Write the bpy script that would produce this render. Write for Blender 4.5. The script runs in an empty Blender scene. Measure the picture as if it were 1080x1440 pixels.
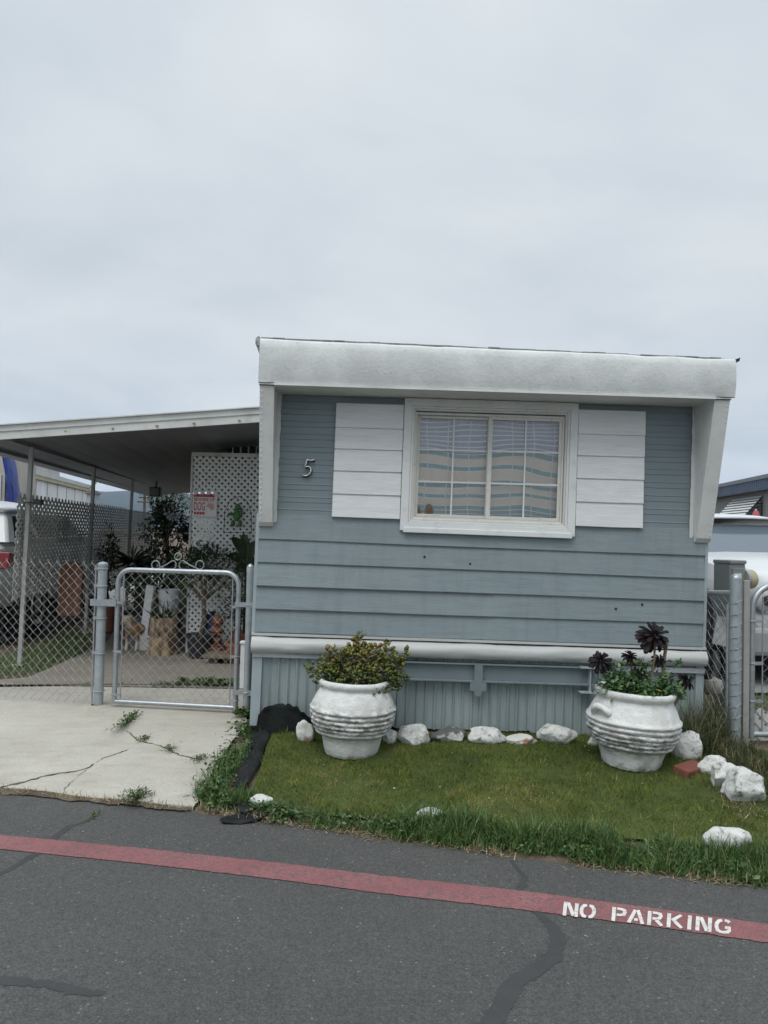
import bpy, bmesh, math, random
import numpy as np
from mathutils import Vector, Matrix, noise as mnoise

R = math.radians
random.seed(7)
rng = np.random.default_rng(11)
S = bpy.context.scene
COL = S.collection
WM = {}

# ------------------------------------------------------------------ camera and measuring helpers
F, PITCH, ROLL, EYE = 1050.0, math.atan(30 / 1050), .022, 1.5
cam = bpy.data.cameras.new('camera')
camo = bpy.data.objects.new('camera', cam)
COL.objects.link(camo)
RC = Matrix.Rotation(R(90) + PITCH, 3, 'X') @ Matrix.Rotation(ROLL, 3, 'Z')
CAM = Vector((0, 0, EYE))
camo.matrix_world = Matrix.Translation(CAM) @ RC.to_4x4()
cam.sensor_fit = 'VERTICAL'
cam.sensor_height = 24
cam.lens = F / 1440 * 24
cam.clip_start = .05
cam.clip_end = 20000
S.camera = camo


def ray(px, py):
    return RC @ Vector(((px - 540) / F, -(py - 720) / F, -1))


def at(px, py, Y):
    """the point at distance Y in front of the camera that was measured at this place of the photograph"""
    d = ray(px, py)
    return CAM + d * (Y / d.y)


LN = (.238, .971)          # normal of the kerb line


def kd(x, y):
    return (x + 2.16) * LN[0] + (y - 4.2) * LN[1]


MX, MY, MH = -.60, 4.86, .065     # small hump of turf against the skirting


def gz(x, y):
    """ground height: flat road, a short rise behind its edge, then flat yards"""
    t = min(max(kd(x, y) / 1.3, 0), 1)
    return .16 * t + MH * math.exp(-((x - MX) / .15) ** 2 - ((y - MY) / .09) ** 2)


def gp(px, py, up=0):
    d = ray(px, py)
    z = 0
    for i in range(30):
        p = CAM + d * ((z + up - EYE) / d.z)
        z = .5 * z + .5 * gz(p.x, p.y)
    return p


TM = Matrix.Translation((-.88, 4.985, .16)) @ Matrix.Rotation(R(2.5), 4, 'Z') @ Matrix.Rotation(.017, 4, 'Y')
TI = TM.inverted()


def fp(px, py, off=0):
    """(u, v) on the front wall of the mobile home, in metres from its lower corner"""
    o = TI @ CAM
    d = TI.to_3x3() @ ray(px, py)
    t = (-off - o.y) / d.y
    p = o + d * t
    return p.x, p.z


# ------------------------------------------------------------------ mesh builder
class MB:
    def __init__(s):
        s.v, s.f = [], []

    def add(s, vs, fs):
        n = len(s.v)
        s.v += [tuple(v) for v in vs]
        s.f += [tuple(i + n for i in f) for f in fs]
        return s

    def box(s, a, b, M=None):
        vs = [(x, y, z) for x in (a[0], b[0]) for y in (a[1], b[1]) for z in (a[2], b[2])]
        if M:
            vs = [M @ Vector(v) for v in vs]
        return s.add(vs, [(0, 1, 3, 2), (4, 6, 7, 5), (0, 4, 5, 1), (2, 3, 7, 6), (0, 2, 6, 4), (1, 5, 7, 3)])

    def bar(s, p, q, w, h, up=(0, 0, 1)):
        """rectangular bar from p to q, w wide, h along up"""
        p, q = Vector(p), Vector(q)
        d = (q - p).normalized()
        x = d.cross(Vector(up))
        if x.length < 1e-5:
            x = Vector((1, 0, 0))
        x.normalize()
        z = x.cross(d)
        vs = [c + x * (w / 2 * i) + z * (h / 2 * j) for c in (p, q) for i, j in ((-1, -1), (1, -1), (1, 1), (-1, 1))]
        return s.add(vs, [(0, 1, 2, 3), (7, 6, 5, 4), (0, 4, 5, 1), (1, 5, 6, 2), (2, 6, 7, 3), (3, 7, 4, 0)])

    def tube(s, pts, r, n=8, cap=True, closed=False):
        pts = [Vector(p) for p in pts]
        k = len(pts)
        rs = r if isinstance(r, (list, tuple)) else [r] * k
        base = len(s.v)
        ref = None
        for i, p in enumerate(pts):
            if closed:
                d = pts[(i + 1) % k] - pts[i - 1]
            else:
                d = pts[min(i + 1, k - 1)] - pts[max(i - 1, 0)]
            d.normalize()
            if ref is None:
                ref = Vector((0, 0, 1)) if abs(d.z) < .9 else Vector((1, 0, 0))
            x = ref - d * ref.dot(d)
            x.normalize()
            ref = x
            y = d.cross(x)
            for j in range(n):
                a = 2 * math.pi * j / n
                s.v.append(tuple(p + (x * math.cos(a) + y * math.sin(a)) * rs[i]))
        for i in range(k if closed else k - 1):
            for j in range(n):
                a, b = base + i * n + j, base + i * n + (j + 1) % n
                i2 = (i + 1) % k
                c, d = base + i2 * n + (j + 1) % n, base + i2 * n + j
                s.f.append((a, b, c, d))
        if cap and not closed:
            s.f.append(tuple(base + j for j in reversed(range(n))))
            s.f.append(tuple(base + (k - 1) * n + j for j in range(n)))
        return s

    def lathe(s, prof, n=48, c=(0, 0, 0), M=None, cap0=True, cap1=False):
        base = len(s.v)
        for r, z in prof:
            for j in range(n):
                a = 2 * math.pi * j / n
                v = Vector((c[0] + r * math.cos(a), c[1] + r * math.sin(a), c[2] + z))
                s.v.append(tuple(M @ v if M else v))
        for i in range(len(prof) - 1):
            for j in range(n):
                s.f.append((base + i * n + j, base + i * n + (j + 1) % n, base + (i + 1) * n + (j + 1) % n, base + (i + 1) * n + j))
        if cap0:
            s.f.append(tuple(base + j for j in reversed(range(n))))
        if cap1:
            s.f.append(tuple(base + (len(prof) - 1) * n + j for j in range(n)))
        return s

    def grid(s, rows):
        """quads through a list of equally long rows of points"""
        m = len(rows[0])
        vs = [p for r in rows for p in r]
        fs = [(i * m + j, i * m + j + 1, (i + 1) * m + j + 1, (i + 1) * m + j) for i in range(len(rows) - 1) for j in range(m - 1)]
        return s.add(vs, fs)

    def prism(s, poly, ax, a, b):
        """extrude a 2-D polygon along axis ax (0=x,1=y,2=z) from a to b"""
        k = len(poly)
        def mk(p, t):
            q = [p[0], p[1]]
            q.insert(ax, t)
            return q
        vs = [mk(p, a) for p in poly] + [mk(p, b) for p in poly]
        fs = [tuple(range(k)), tuple(reversed(range(k, 2 * k)))]
        fs += [(i, i + k, (i + 1) % k + k, (i + 1) % k) for i in range(k)]
        return s.add(vs, fs)

    def build(s, name, mat, parent=None, loc=None, world=True, smooth=None, bevel=0, solid=0, subsurf=0, fix=True):
        if parent is not None:
            inv = WM[parent.name].inverted() if world else Matrix()
            vs = [inv @ Vector(v) for v in s.v] if world else s.v
        elif loc is not None:
            vs = [Vector(v) - Vector(loc) for v in s.v]
        else:
            vs = s.v
        me = bpy.data.meshes.new(name)
        me.from_pydata([tuple(v) for v in vs], [], s.f)
        if fix:
            bm = bmesh.new()
            bm.from_mesh(me)
            bmesh.ops.recalc_face_normals(bm, faces=bm.faces)
            bm.to_mesh(me)
            bm.free()
        me.materials.append(mat)
        o = bpy.data.objects.new(name, me)
        COL.objects.link(o)
        if parent is not None:
            o.parent = parent
            WM[o.name] = WM[parent.name]
        else:
            o.location = loc or (0, 0, 0)
            WM[o.name] = Matrix.Translation(o.location)
        if smooth is not None:
            me.polygons.foreach_set('use_smooth', [True] * len(me.polygons))
            if smooth < 180:
                me.set_sharp_from_angle(angle=R(smooth))
        if bevel:
            m = o.modifiers.new('bevel', 'BEVEL')
            m.width = bevel
            m.segments = 2
            m.limit_method = 'ANGLE'
            m.angle_limit = R(40)
        if solid:
            m = o.modifiers.new('solid', 'SOLIDIFY')
            m.thickness = solid
            m.offset = 0
        if subsurf:
            m = o.modifiers.new('sub', 'SUBSURF')
            m.levels = m.render_levels = subsurf
        return o


def thing(name, label, cat, loc=(0, 0, 0), group=None, M=None):
    o = bpy.data.objects.new(name, None)
    COL.objects.link(o)
    o.empty_display_size = .1
    if M is None:
        M = Matrix.Translation(Vector(loc))
    o.matrix_world = M
    WM[o.name] = M.copy()
    return tag(o, label, cat, group)


def tag(o, label, cat=None, group=None):
    o['label'] = label
    if cat:
        o['category'] = cat
    if group:
        o['group'] = group
    return o


def kind(o, k, label=None, cat=None):
    o['kind'] = k
    o['category'] = cat or o.name.split('.')[0].replace('_', ' ')
    o['label'] = label or o['category']
    return o


# ------------------------------------------------------------------ materials
def nodes(name):
    m = bpy.data.materials.new(name)
    m.use_nodes = True
    t = m.node_tree
    return m, t, t.nodes['Principled BSDF']


def N(t, kind_, **kw):
    n = t.nodes.new(kind_)
    for k, v in kw.items():
        if k in n.inputs:
            n.inputs[k].default_value = v
        else:
            setattr(n, k, v)
    return n


def mixc(t, fac, a, b, mode='MIX'):
    n = t.nodes.new('ShaderNodeMix')
    n.data_type = 'RGBA'
    n.blend_type = mode
    for i, val in ((0, fac), (6, a), (7, b)):
        if hasattr(val, 'is_output') or isinstance(val, bpy.types.NodeSocket):
            t.links.new(val, n.inputs[i])
        else:
            n.inputs[i].default_value = val if i == 0 else (*val[:3], 1)
    return n.outputs[2]


def math_(t, op, a, b=None, c=None, clamp=False):
    n = t.nodes.new('ShaderNodeMath')
    n.operation = op
    n.use_clamp = clamp
    for i, val in enumerate((a, b, c)):
        if val is None:
            continue
        if isinstance(val, bpy.types.NodeSocket):
            t.links.new(val, n.inputs[i])
        else:
            n.inputs[i].default_value = val
    return n.outputs[0]


def ramp(t, fac, stops, interp='LINEAR'):
    n = t.nodes.new('ShaderNodeValToRGB')
    n.color_ramp.interpolation = interp
    els = n.color_ramp.elements
    while len(els) < len(stops):
        els.new(.5)
    for e, (p, c) in zip(els, stops):
        e.position = p
        e.color = (c, c, c, 1) if not hasattr(c, '__len__') else (*c[:3], 1)
    t.links.new(fac, n.inputs[0])
    return n.outputs[0]


def coords(t, stretch=(1, 1, 1), kind_='Object'):
    tc = t.nodes.new('ShaderNodeTexCoord')
    mp = t.nodes.new('ShaderNodeMapping')
    mp.inputs['Scale'].default_value = stretch
    t.links.new(tc.outputs[kind_], mp.inputs[0])
    return mp.outputs[0]


def nz(t, vec, scale, detail=5, rough=.55, dist=0):
    n = N(t, 'ShaderNodeTexNoise', Scale=scale, Detail=detail, Roughness=rough, Distortion=dist)
    t.links.new(vec, n.inputs['Vector'])
    return n.outputs['Fac']


def bump(t, b, h, strength=.3, dist=.01):
    n = N(t, 'ShaderNodeBump', Strength=strength, Distance=dist)
    t.links.new(h, n.inputs['Height'])
    t.links.new(n.outputs[0], b.inputs['Normal'])


def pm(name, base, rough=.6, var=.15, scale=6, bmp=0, bscale=60, bdist=.004, metal=0, stains=(), stretch=(1, 1, 1), spec=.5, bstretch=None):
    """mottled surface: base colour varied by noise; stains = [(colour, scale, lo, hi, strength)]"""
    m, t, b = nodes(name)
    v = coords(t, stretch)
    f = ramp(t, nz(t, v, scale), [(.3, 0.), (.7, 1.)])
    c = mixc(t, f, [x * (1 - var) for x in base], [x * (1 + var) for x in base])
    for col, sc, lo, hi, k in stains:
        fs = ramp(t, nz(t, v, sc, 8, .65), [(lo, 0.), (hi, k)])
        c = mixc(t, fs, c, col)
    t.links.new(c, b.inputs['Base Color'])
    b.inputs['Roughness'].default_value = rough
    b.inputs['Metallic'].default_value = metal
    b.inputs['Specular IOR Level'].default_value = spec
    if bmp:
        v2 = coords(t, bstretch or stretch)
        bump(t, b, nz(t, v2, bscale, 6, .6), bmp, bdist)
    return m


def leafmat(name, stops, rough=.5, trans=0, spec=.4):
    """colour picked per leaf from its 'rnd' attribute"""
    m, t, b = nodes(name)
    a = N(t, 'ShaderNodeAttribute', attribute_name='rnd')
    c = ramp(t, a.outputs['Fac'], stops)
    t.links.new(c, b.inputs['Base Color'])
    b.inputs['Roughness'].default_value = rough
    b.inputs['Specular IOR Level'].default_value = spec
    return m


def npmesh(name, verts, faces, mat, rnd=None, parent=None, smooth=False):
    """mesh from arrays (all faces with the same corner count); rnd = one value per vertex"""
    me = bpy.data.meshes.new(name)
    nv, nf, k = len(verts), len(faces), faces.shape[1]
    me.vertices.add(nv)
    me.vertices.foreach_set('co', np.ascontiguousarray(verts, dtype=np.float32).ravel())
    me.loops.add(nf * k)
    me.loops.foreach_set('vertex_index', np.ascontiguousarray(faces, dtype=np.int32).ravel())
    me.polygons.add(nf)
    me.polygons.foreach_set('loop_start', np.arange(0, nf * k, k, dtype=np.int32))
    me.update(calc_edges=True)
    if rnd is not None:
        at_ = me.attributes.new('rnd', 'FLOAT', 'POINT')
        at_.data.foreach_set('value', np.ascontiguousarray(rnd, dtype=np.float32))
    me.validate()
    me.materials.append(mat)
    if smooth:
        me.polygons.foreach_set('use_smooth', [True] * len(me.polygons))
    o = bpy.data.objects.new(name, me)
    COL.objects.link(o)
    if parent is not None:
        o.parent = parent
        WM[o.name] = WM[parent.name]
    return o


def blades(pts, h, w, lean=.5, segs=3, curl=.6):
    """arrays for curved grass blades rooted at pts (N,3); h, w (N,)"""
    n = len(pts)
    az = rng.uniform(0, 2 * np.pi, n)
    ln = np.abs(rng.normal(0, lean, n))
    dirx, diry = np.cos(az), np.sin(az)
    sx, sy = -np.sin(az + rng.normal(0, .6, n)), np.cos(az + rng.normal(0, .6, n))
    V, nrow = [], segs + 1
    for i in range(nrow):
        s = i / segs
        ang = ln * (1 + curl * s * 2)
        out = h * s * np.sin(np.clip(ang, 0, 1.9))
        up = h * s * np.cos(np.clip(ang, 0, 1.9) * .85)
        c = pts + np.stack([dirx * out, diry * out, up], 1)
        ww = w * (1 - s) ** .7 / 2
        if i < segs:
            V += [c - np.stack([sx * ww, sy * ww, 0 * ww], 1), c + np.stack([sx * ww, sy * ww, 0 * ww], 1)]
        else:
            V += [c]
    m = len(V)
    verts = np.stack(V, 1).reshape(-1, 3)
    tri = []
    for i in range(segs - 1):
        a = 2 * i
        tri += [(a, a + 1, a + 3), (a, a + 3, a + 2)]
    a = 2 * (segs - 1)
    tri += [(a, a + 1, a + 2)]
    tri = np.array(tri)
    faces = (np.arange(n)[:, None, None] * m + tri[None]).reshape(-1, 3)
    r = rng.uniform(0, 1, n)
    return verts, faces, np.repeat(r, m)


def join_arrays(parts):
    V, Fc, Rn, n = [], [], [], 0
    for v, f, r in parts:
        V.append(v)
        Fc.append(f + n)
        Rn.append(r)
        n += len(v)
    return np.concatenate(V), np.concatenate(Fc), np.concatenate(Rn)


LEAF = np.array([(0, 0, 0), (.28, .35, .05), (.34, .6, .07), (0, 1, .0), (-.34, .6, .07), (-.28, .35, .05)])
LEAFF = np.array([(0, 1, 2), (0, 2, 3), (0, 3, 4), (0, 4, 5)])


def leaves(pts, dirs, L, Wd, droop=0.):
    """flat folded leaves at pts pointing along dirs"""
    n = len(pts)
    d = dirs / np.maximum(np.linalg.norm(dirs, axis=1, keepdims=True), 1e-6)
    ref = np.tile([0., 0, 1], (n, 1)) + rng.normal(0, .5, (n, 3))
    x = np.cross(d, ref)
    x /= np.maximum(np.linalg.norm(x, axis=1, keepdims=True), 1e-6)
    z = np.cross(x, d)
    P = LEAF
    V = (pts[:, None] + x[:, None] * (P[None, :, 0:1] * np.asarray(Wd).reshape(-1, 1, 1))
         + d[:, None] * (P[None, :, 1:2] * np.asarray(L).reshape(-1, 1, 1)) + z[:, None] * (P[None, :, 2:3] * np.asarray(Wd).reshape(-1, 1, 1)))
    V[:, :, 2] -= droop * (P[None, :, 1] ** 2) * np.asarray(L).reshape(-1, 1)
    k = len(P)
    faces = (np.arange(n)[:, None, None] * k + LEAFF[None]).reshape(-1, 3)
    return V.reshape(-1, 3), faces, np.repeat(rng.uniform(0, 1, n), k)


def rel(a, o):
    """world array -> coordinates of the parent thing o (unrotated things only)"""
    return a - np.array(WM[o.name].translation)


# common materials
GALV = pm('galvanised steel', (.42, .45, .47), .42, .12, 30, .1, 90, .001, metal=.75, stains=[((.25, .26, .26), 14, .5, .8, .6)])
GALVD = pm('weathered galvanised steel', (.36, .40, .42), .55, .15, 20, .1, 80, .001, metal=.45, stains=[((.3, .22, .16), 9, .62, .8, .5)])
WIRE = pm('chain link wire', (.40, .41, .40), .5, .15, 30, metal=.5)
WHITE_METAL = pm('weathered white metal', (.68, .69, .67), .5, .06, 5, .15, 25, .004, stains=[((.42, .42, .39), 6, .5, .8, .55), ((.30, .29, .26), 30, .62, .75, .5)])
WHITE_PAINT = pm('white painted wood', (.72, .74, .74), .6, .05, 4, .35, 30, .002, stretch=(2, 6, 12), bstretch=(1.5, 10, 12), stains=[((.45, .45, .43), 6, .58, .8, .4)])
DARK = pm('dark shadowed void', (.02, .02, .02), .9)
BLACK_RUBBER = pm('black rubber', (.02, .02, .022), .8, .2, 20)
BLACK_PLASTIC = pm('black plastic', (.025, .025, .028), .5, .2, 20)


def glassmat(name, tint=(1, 1, 1), refl=.08):
    m = bpy.data.materials.new(name)
    m.use_nodes = True
    t = m.node_tree
    t.nodes.clear()
    o = t.nodes.new('ShaderNodeOutputMaterial')
    tr = N(t, 'ShaderNodeBsdfTransparent')
    tr.inputs[0].default_value = (*tint, 1)
    gl = N(t, 'ShaderNodeBsdfGlossy', Roughness=.03)
    lw = N(t, 'ShaderNodeFresnel', IOR=1.5)
    f = math_(t, 'ADD', lw.outputs[0], refl, clamp=True)
    mx = t.nodes.new('ShaderNodeMixShader')
    t.links.new(f, mx.inputs[0])
    t.links.new(tr.outputs[0], mx.inputs[1])
    t.links.new(gl.outputs[0], mx.inputs[2])
    t.links.new(mx.outputs[0], o.inputs[0])
    return m


# ------------------------------------------------------------------ world and light
w = bpy.data.worlds.new('World')
S.world = w
w.use_nodes = True
t = w.node_tree
bg = t.nodes['Background']
sky = t.nodes.new('ShaderNodeTexSky')
sky.sky_type = 'NISHITA'
sky.sun_disc = False
SUN_EL, SUN_AZ = R(58), R(205)
sky.sun_elevation = SUN_EL
sky.sun_rotation = SUN_AZ
tc = t.nodes.new('ShaderNodeTexCoord')
sp = t.nodes.new('ShaderNodeSeparateXYZ')
t.links.new(tc.outputs['Generated'], sp.inputs[0])
# overcast layer: flat cloud sheet seen in perspective (direction divided by height)
zc = math_(t, 'ADD', math_(t, 'MAXIMUM', sp.outputs[2], 0.0), .16)
cx = math_(t, 'DIVIDE', sp.outputs[0], zc)
cy = math_(t, 'DIVIDE', sp.outputs[1], zc)
cb = t.nodes.new('ShaderNodeCombineXYZ')
t.links.new(cx, cb.inputs[0])
t.links.new(cy, cb.inputs[1])
n1 = nz(t, cb.outputs[0], .55, 5, .5, .6)
n2 = nz(t, cb.outputs[0], 1.7, 5, .5, .4)
cl = math_(t, 'ADD', math_(t, 'MULTIPLY', n1, .7), math_(t, 'MULTIPLY', n2, .3))
ccol = ramp(t, cl, [(.39, (6.0, 6.68, 7.15)), (.5, (7.05, 7.55, 7.95)), (.61, (7.95, 8.4, 8.5))])
n0 = t.nodes[-1]
# brighter towards the zenith, shaped to rise above the view and add light
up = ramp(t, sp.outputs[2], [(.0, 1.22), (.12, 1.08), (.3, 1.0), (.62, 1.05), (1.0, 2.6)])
tw = t.nodes['Color Ramp.001'] if 'Color Ramp.001' in t.nodes else None
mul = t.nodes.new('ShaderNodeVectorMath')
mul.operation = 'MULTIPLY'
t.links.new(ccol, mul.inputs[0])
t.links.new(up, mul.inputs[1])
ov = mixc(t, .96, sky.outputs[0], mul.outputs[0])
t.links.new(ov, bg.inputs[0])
bg.inputs[1].default_value = .1

sl = bpy.data.lights.new('sun', 'SUN')
sl.energy = 1.4
sl.angle = R(35)
sl.color = (1, .97, .92)
so = bpy.data.objects.new('sun', sl)
COL.objects.link(so)
# the sun stands behind the camera, high, a little to the left
sd = Vector((math.sin(SUN_AZ) * math.cos(SUN_EL), math.cos(SUN_AZ) * math.cos(SUN_EL), math.sin(SUN_EL)))
so.rotation_euler = sd.to_track_quat('Z', 'Y').to_euler()
so.location = (0, -5, 12)
vs = S.view_settings
vs.view_transform = 'Standard'
vs.look = 'None'
vs.exposure = 0
vs.gamma = 1
S.cycles.max_bounces = 8
S.cycles.transparent_max_bounces = 16

# ------------------------------------------------------------------ setting: ground, road, markings, concrete
LDIR = Vector((.971, -.238, 0))
LORG = Vector((-2.16, 4.2, 0))


def kp(s, d, z=None):
    """point s metres along the kerb line and d behind it"""
    p = LORG + LDIR * s + Vector((LN[0], LN[1], 0)) * d
    p.z = gz(p.x, p.y) if z is None else z
    return p


def soilmat():
    m, t, b = nodes('bare soil')
    v = coords(t)
    f = nz(t, v, 5, 8, .65)
    c = ramp(t, f, [(.3, (.05, .037, .024)), (.5, (.10, .075, .05)), (.7, (.17, .135, .095))])
    t.links.new(c, b.inputs['Base Color'])
    b.inputs['Roughness'].default_value = .95
    bump(t, b, nz(t, v, 60, 6), .6, .01)
    return m


SOIL = soilmat()
mb = MB()
ds = [-1500, -.03, 0, 1.3, 6, 60, 4300]
zs = [-.03, -.03, -.012, .148, .148, .148, .148]
mb.grid([[kp(s, d, z) for s in (-3500, -8, -3, 0, 3, 8, 3500)] for d, z in zip(ds, zs)])
g = mb.build('ground', SOIL)
kind(g, 'structure', 'bare soil and yards around the mobile home', 'ground')


def sheet(poly, off, cuts=True, zf=gz):
    """a polygon of (x, y) draped on the ground, off metres above it"""
    bm = bmesh.new()
    vs = [bm.verts.new((p[0], p[1], 0)) for p in poly]
    bm.faces.new(vs)
    bmesh.ops.triangulate(bm, faces=bm.faces[:])
    for d in ((-.05, 0, .2, .45, .7, .95, 1.2, 1.3, 1.5) if cuts else ()):
        bmesh.ops.bisect_plane(bm, geom=bm.verts[:] + bm.edges[:] + bm.faces[:], plane_co=kp(0, d, 0), plane_no=(LN[0], LN[1], 0), dist=1e-5)
    if cuts == 'fine':
        for k in range(16):
            bmesh.ops.bisect_plane(bm, geom=bm.verts[:] + bm.edges[:] + bm.faces[:], plane_co=(-1 + .055 * k, 0, 0), plane_no=(1, 0, 0), dist=1e-5)
            bmesh.ops.bisect_plane(bm, geom=bm.verts[:] + bm.edges[:] + bm.faces[:], plane_co=(0, 4.55 + .036 * k, 0), plane_no=(0, 1, 0), dist=1e-5)
    b = MB()
    bm.verts.index_update()
    b.add([(v.co.x, v.co.y, zf(v.co.x, v.co.y) + off) for v in bm.verts], [tuple(v.index for v in f.verts) for f in bm.faces])
    bm.free()
    return b


def px(*pts, up=0):
    return [gp(x, y, up) for x, y in pts]


def rough_line(pts, step=.04, amp=.012, seed=0):
    """subdivide a line of ground points and make it uneven"""
    out = []
    for a, b in zip(pts[:-1], pts[1:]):
        n = max(1, int((b - a).length / step))
        for i in range(n):
            p = a.lerp(b, i / n)
            q = Vector((mnoise.noise(Vector((p.x * 9, p.y * 9, seed))), mnoise.noise(Vector((p.x * 9, p.y * 9, seed + 7.7))), 0)) * amp
            q += Vector((mnoise.noise(Vector((p.x * 40, p.y * 40, seed))), mnoise.noise(Vector((p.x * 40, p.y * 40, seed + 3.3))), 0)) * amp * .5
            out.append(p + q)
    out.append(pts[-1])
    return out


def asphalt():
    m, t, b = nodes('worn asphalt')
    v = coords(t)
    big = ramp(t, nz(t, v, .9, 4, .6), [(.3, (.066, .066, .064)), (.7, (.085, .0845, .081))])
    fine = ramp(t, nz(t, v, 150, 3, .7), [(.3, .42), (.52, 1.), (.75, 1.75)])
    mid = ramp(t, nz(t, v, 38, 3, .65), [(.3, .86), (.7, 1.14)])
    c = mixc(t, 1, big, fine, 'MULTIPLY')
    c = mixc(t, 1, c, mid, 'MULTIPLY')
    vo = N(t, 'ShaderNodeTexVoronoi', Scale=75)
    t.links.new(v, vo.inputs['Vector'])
    sp_ = N(t, 'ShaderNodeSeparateColor')
    t.links.new(vo.outputs['Color'], sp_.inputs[0])
    pick = math_(t, 'GREATER_THAN', sp_.outputs[0], .975)
    near = math_(t, 'LESS_THAN', vo.outputs['Distance'], .34)
    c = mixc(t, math_(t, 'MULTIPLY', math_(t, 'MULTIPLY', pick, near), .75), c, (.22, .215, .20))
    vo2 = N(t, 'ShaderNodeTexVoronoi', Scale=14)
    t.links.new(v, vo2.inputs['Vector'])
    sp2 = N(t, 'ShaderNodeSeparateColor')
    t.links.new(vo2.outputs['Color'], sp2.inputs[0])
    pk = math_(t, 'MULTIPLY', math_(t, 'GREATER_THAN', sp2.outputs[1], .93), math_(t, 'LESS_THAN', vo2.outputs['Distance'], .06))
    c = mixc(t, math_(t, 'MULTIPLY', pk, .7), c, (.40, .39, .36))
    t.links.new(c, b.inputs['Base Color'])
    b.inputs['Roughness'].default_value = .88
    bump(t, b, nz(t, v, 130, 4, .7), .75, .006)
    return m


ASPH = asphalt()
edge = rough_line(px((-420, 1085), (-150, 1098), (0, 1114), (60, 1119), (130, 1127), (200, 1132), (270, 1139), (330, 1152), (420, 1162), (540, 1182), (640, 1196), (720, 1206), (840, 1222), (960, 1236), (1080, 1248), (1400, 1288)), .05, .02, 3)
e0, e1 = edge[0], edge[-1]
poly = [(e0 - LDIR * 60)] + edge + [(e1 + LDIR * 60), (e1 + LDIR * 60 - Vector((3, 9, 0))), (e0 - LDIR * 60 - Vector((3, 9, 0)))]
road = sheet(poly, .004, False, lambda x, y: 0).build('road', ASPH)
kind(road, 'structure', 'grey asphalt park lane with sealed cracks', 'road')


def strip(pts, widths, off, seed=0, amp=.006, zf=gz):
    rows = []
    n = len(pts)
    for i, p in enumerate(pts):
        d = (pts[min(i + 1, n - 1)] - pts[max(i - 1, 0)])
        d.z = 0
        d.normalize()
        s = Vector((-d.y, d.x, 0))
        wd = widths[i] / 2
        ja = amp * mnoise.noise(Vector((i * .71, seed, 0)))
        jb = amp * mnoise.noise(Vector((i * .71, seed, 9)))
        a, b = p + s * (wd + ja), p - s * (wd + jb)
        a.z = zf(a.x, a.y) + off
        b.z = zf(b.x, b.y) + off
        rows.append([a, b])
    return MB().grid(rows)


def dense(pxs, ws=None, step=.04, amp=.012, seed=0):
    """pixel polyline with widths in photo pixels -> uneven ground line and widths in metres"""
    pts, W = [], []
    P = px(*[(a[0], a[1]) for a in pxs])
    for i in range(len(P) - 1):
        n = max(2, int((P[i + 1] - P[i]).length / step))
        for j in range(n):
            u = j / n
            p = P[i].lerp(P[i + 1], u)
            wd = pxs[i][2] * (1 - u) + pxs[i + 1][2] * u
            k = (p - CAM).length / F
            q = Vector((mnoise.noise(Vector((p.x * 8, p.y * 8, seed))), mnoise.noise(Vector((p.x * 8, p.y * 8, seed + 5)))  , 0)) * amp
            pts.append(p + q)
            W.append(wd * k * (1 + .35 * mnoise.noise(Vector((p.x * 14, p.y * 14, seed + 2)))))
    return pts, W


# red no-parking line with its stencilled words
upper = px((-300, 1152), (0, 1176), (200, 1195), (400, 1216.5), (540, 1234), (730, 1254.5), (900, 1277), (1080, 1302), (1400, 1349))
lower = px((-300, 1170), (0, 1196), (200, 1216.5), (400, 1240), (540, 1259), (730, 1281), (900, 1302.5), (1080, 1328), (1400, 1377))


def redpaint():
    m, t, b = nodes('worn red road paint')
    v = coords(t)
    c = ramp(t, nz(t, v, 3.5, 6, .6), [(.3, (.225, .082, .087)), (.7, (.30, .122, .126))])
    c = mixc(t, 1, c, ramp(t, nz(t, v, 120, 4, .7), [(.3, .6), (.6, 1.1)]), 'MULTIPLY')
    worn = ramp(t, nz(t, v, 52, 7, .75), [(.47, 0.), (.60, .85)])
    big = ramp(t, nz(t, v, 3.2, 4, .6), [(.35, .3), (.62, 1.)])
    c = mixc(t, math_(t, 'MULTIPLY', worn, big), c, (.085, .08, .08))
    t.links.new(c, b.inputs['Base Color'])
    b.inputs['Roughness'].default_value = .8
    bump(t, b, nz(t, v, 130, 4, .7), .6, .005)
    return m


RED = redpaint()
rows = []
def resample(l, n=700):
    cum = [0]
    for a, b in zip(l[:-1], l[1:]):
        cum.append(cum[-1] + (b - a).length)
    out = []
    for i in range(n):
        s = cum[-1] * i / (n - 1)
        j = min(max(k for k in range(len(cum)) if cum[k] <= s + 1e-9), len(l) - 2)
        out.append(l[j].lerp(l[j + 1], (s - cum[j]) / (cum[j + 1] - cum[j])))
    return out
for i, (a, b) in enumerate(zip(resample(upper), resample(lower))):
    s = (a - b).normalized()
    a = a + s * (.006 * mnoise.noise(Vector((i * .13, 0, 0))) + .007 * mnoise.noise(Vector((i * .71, 3, 0))))
    b = b + s * (.006 * mnoise.noise(Vector((i * .13, 5, 0))) + .007 * mnoise.noise(Vector((i * .71, 8, 0))))
    rows.append([(a.x, a.y, .0074), (b.x, b.y, .0074)])
stripe = thing('road_stripe', 'faded red no parking line painted along the asphalt', 'road marking', (gp(600, 1250).x, gp(600, 1250).y, 0))
stripe['kind'] = 'structure'
MB().grid(rows).build('painted_line', RED, stripe)
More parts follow.
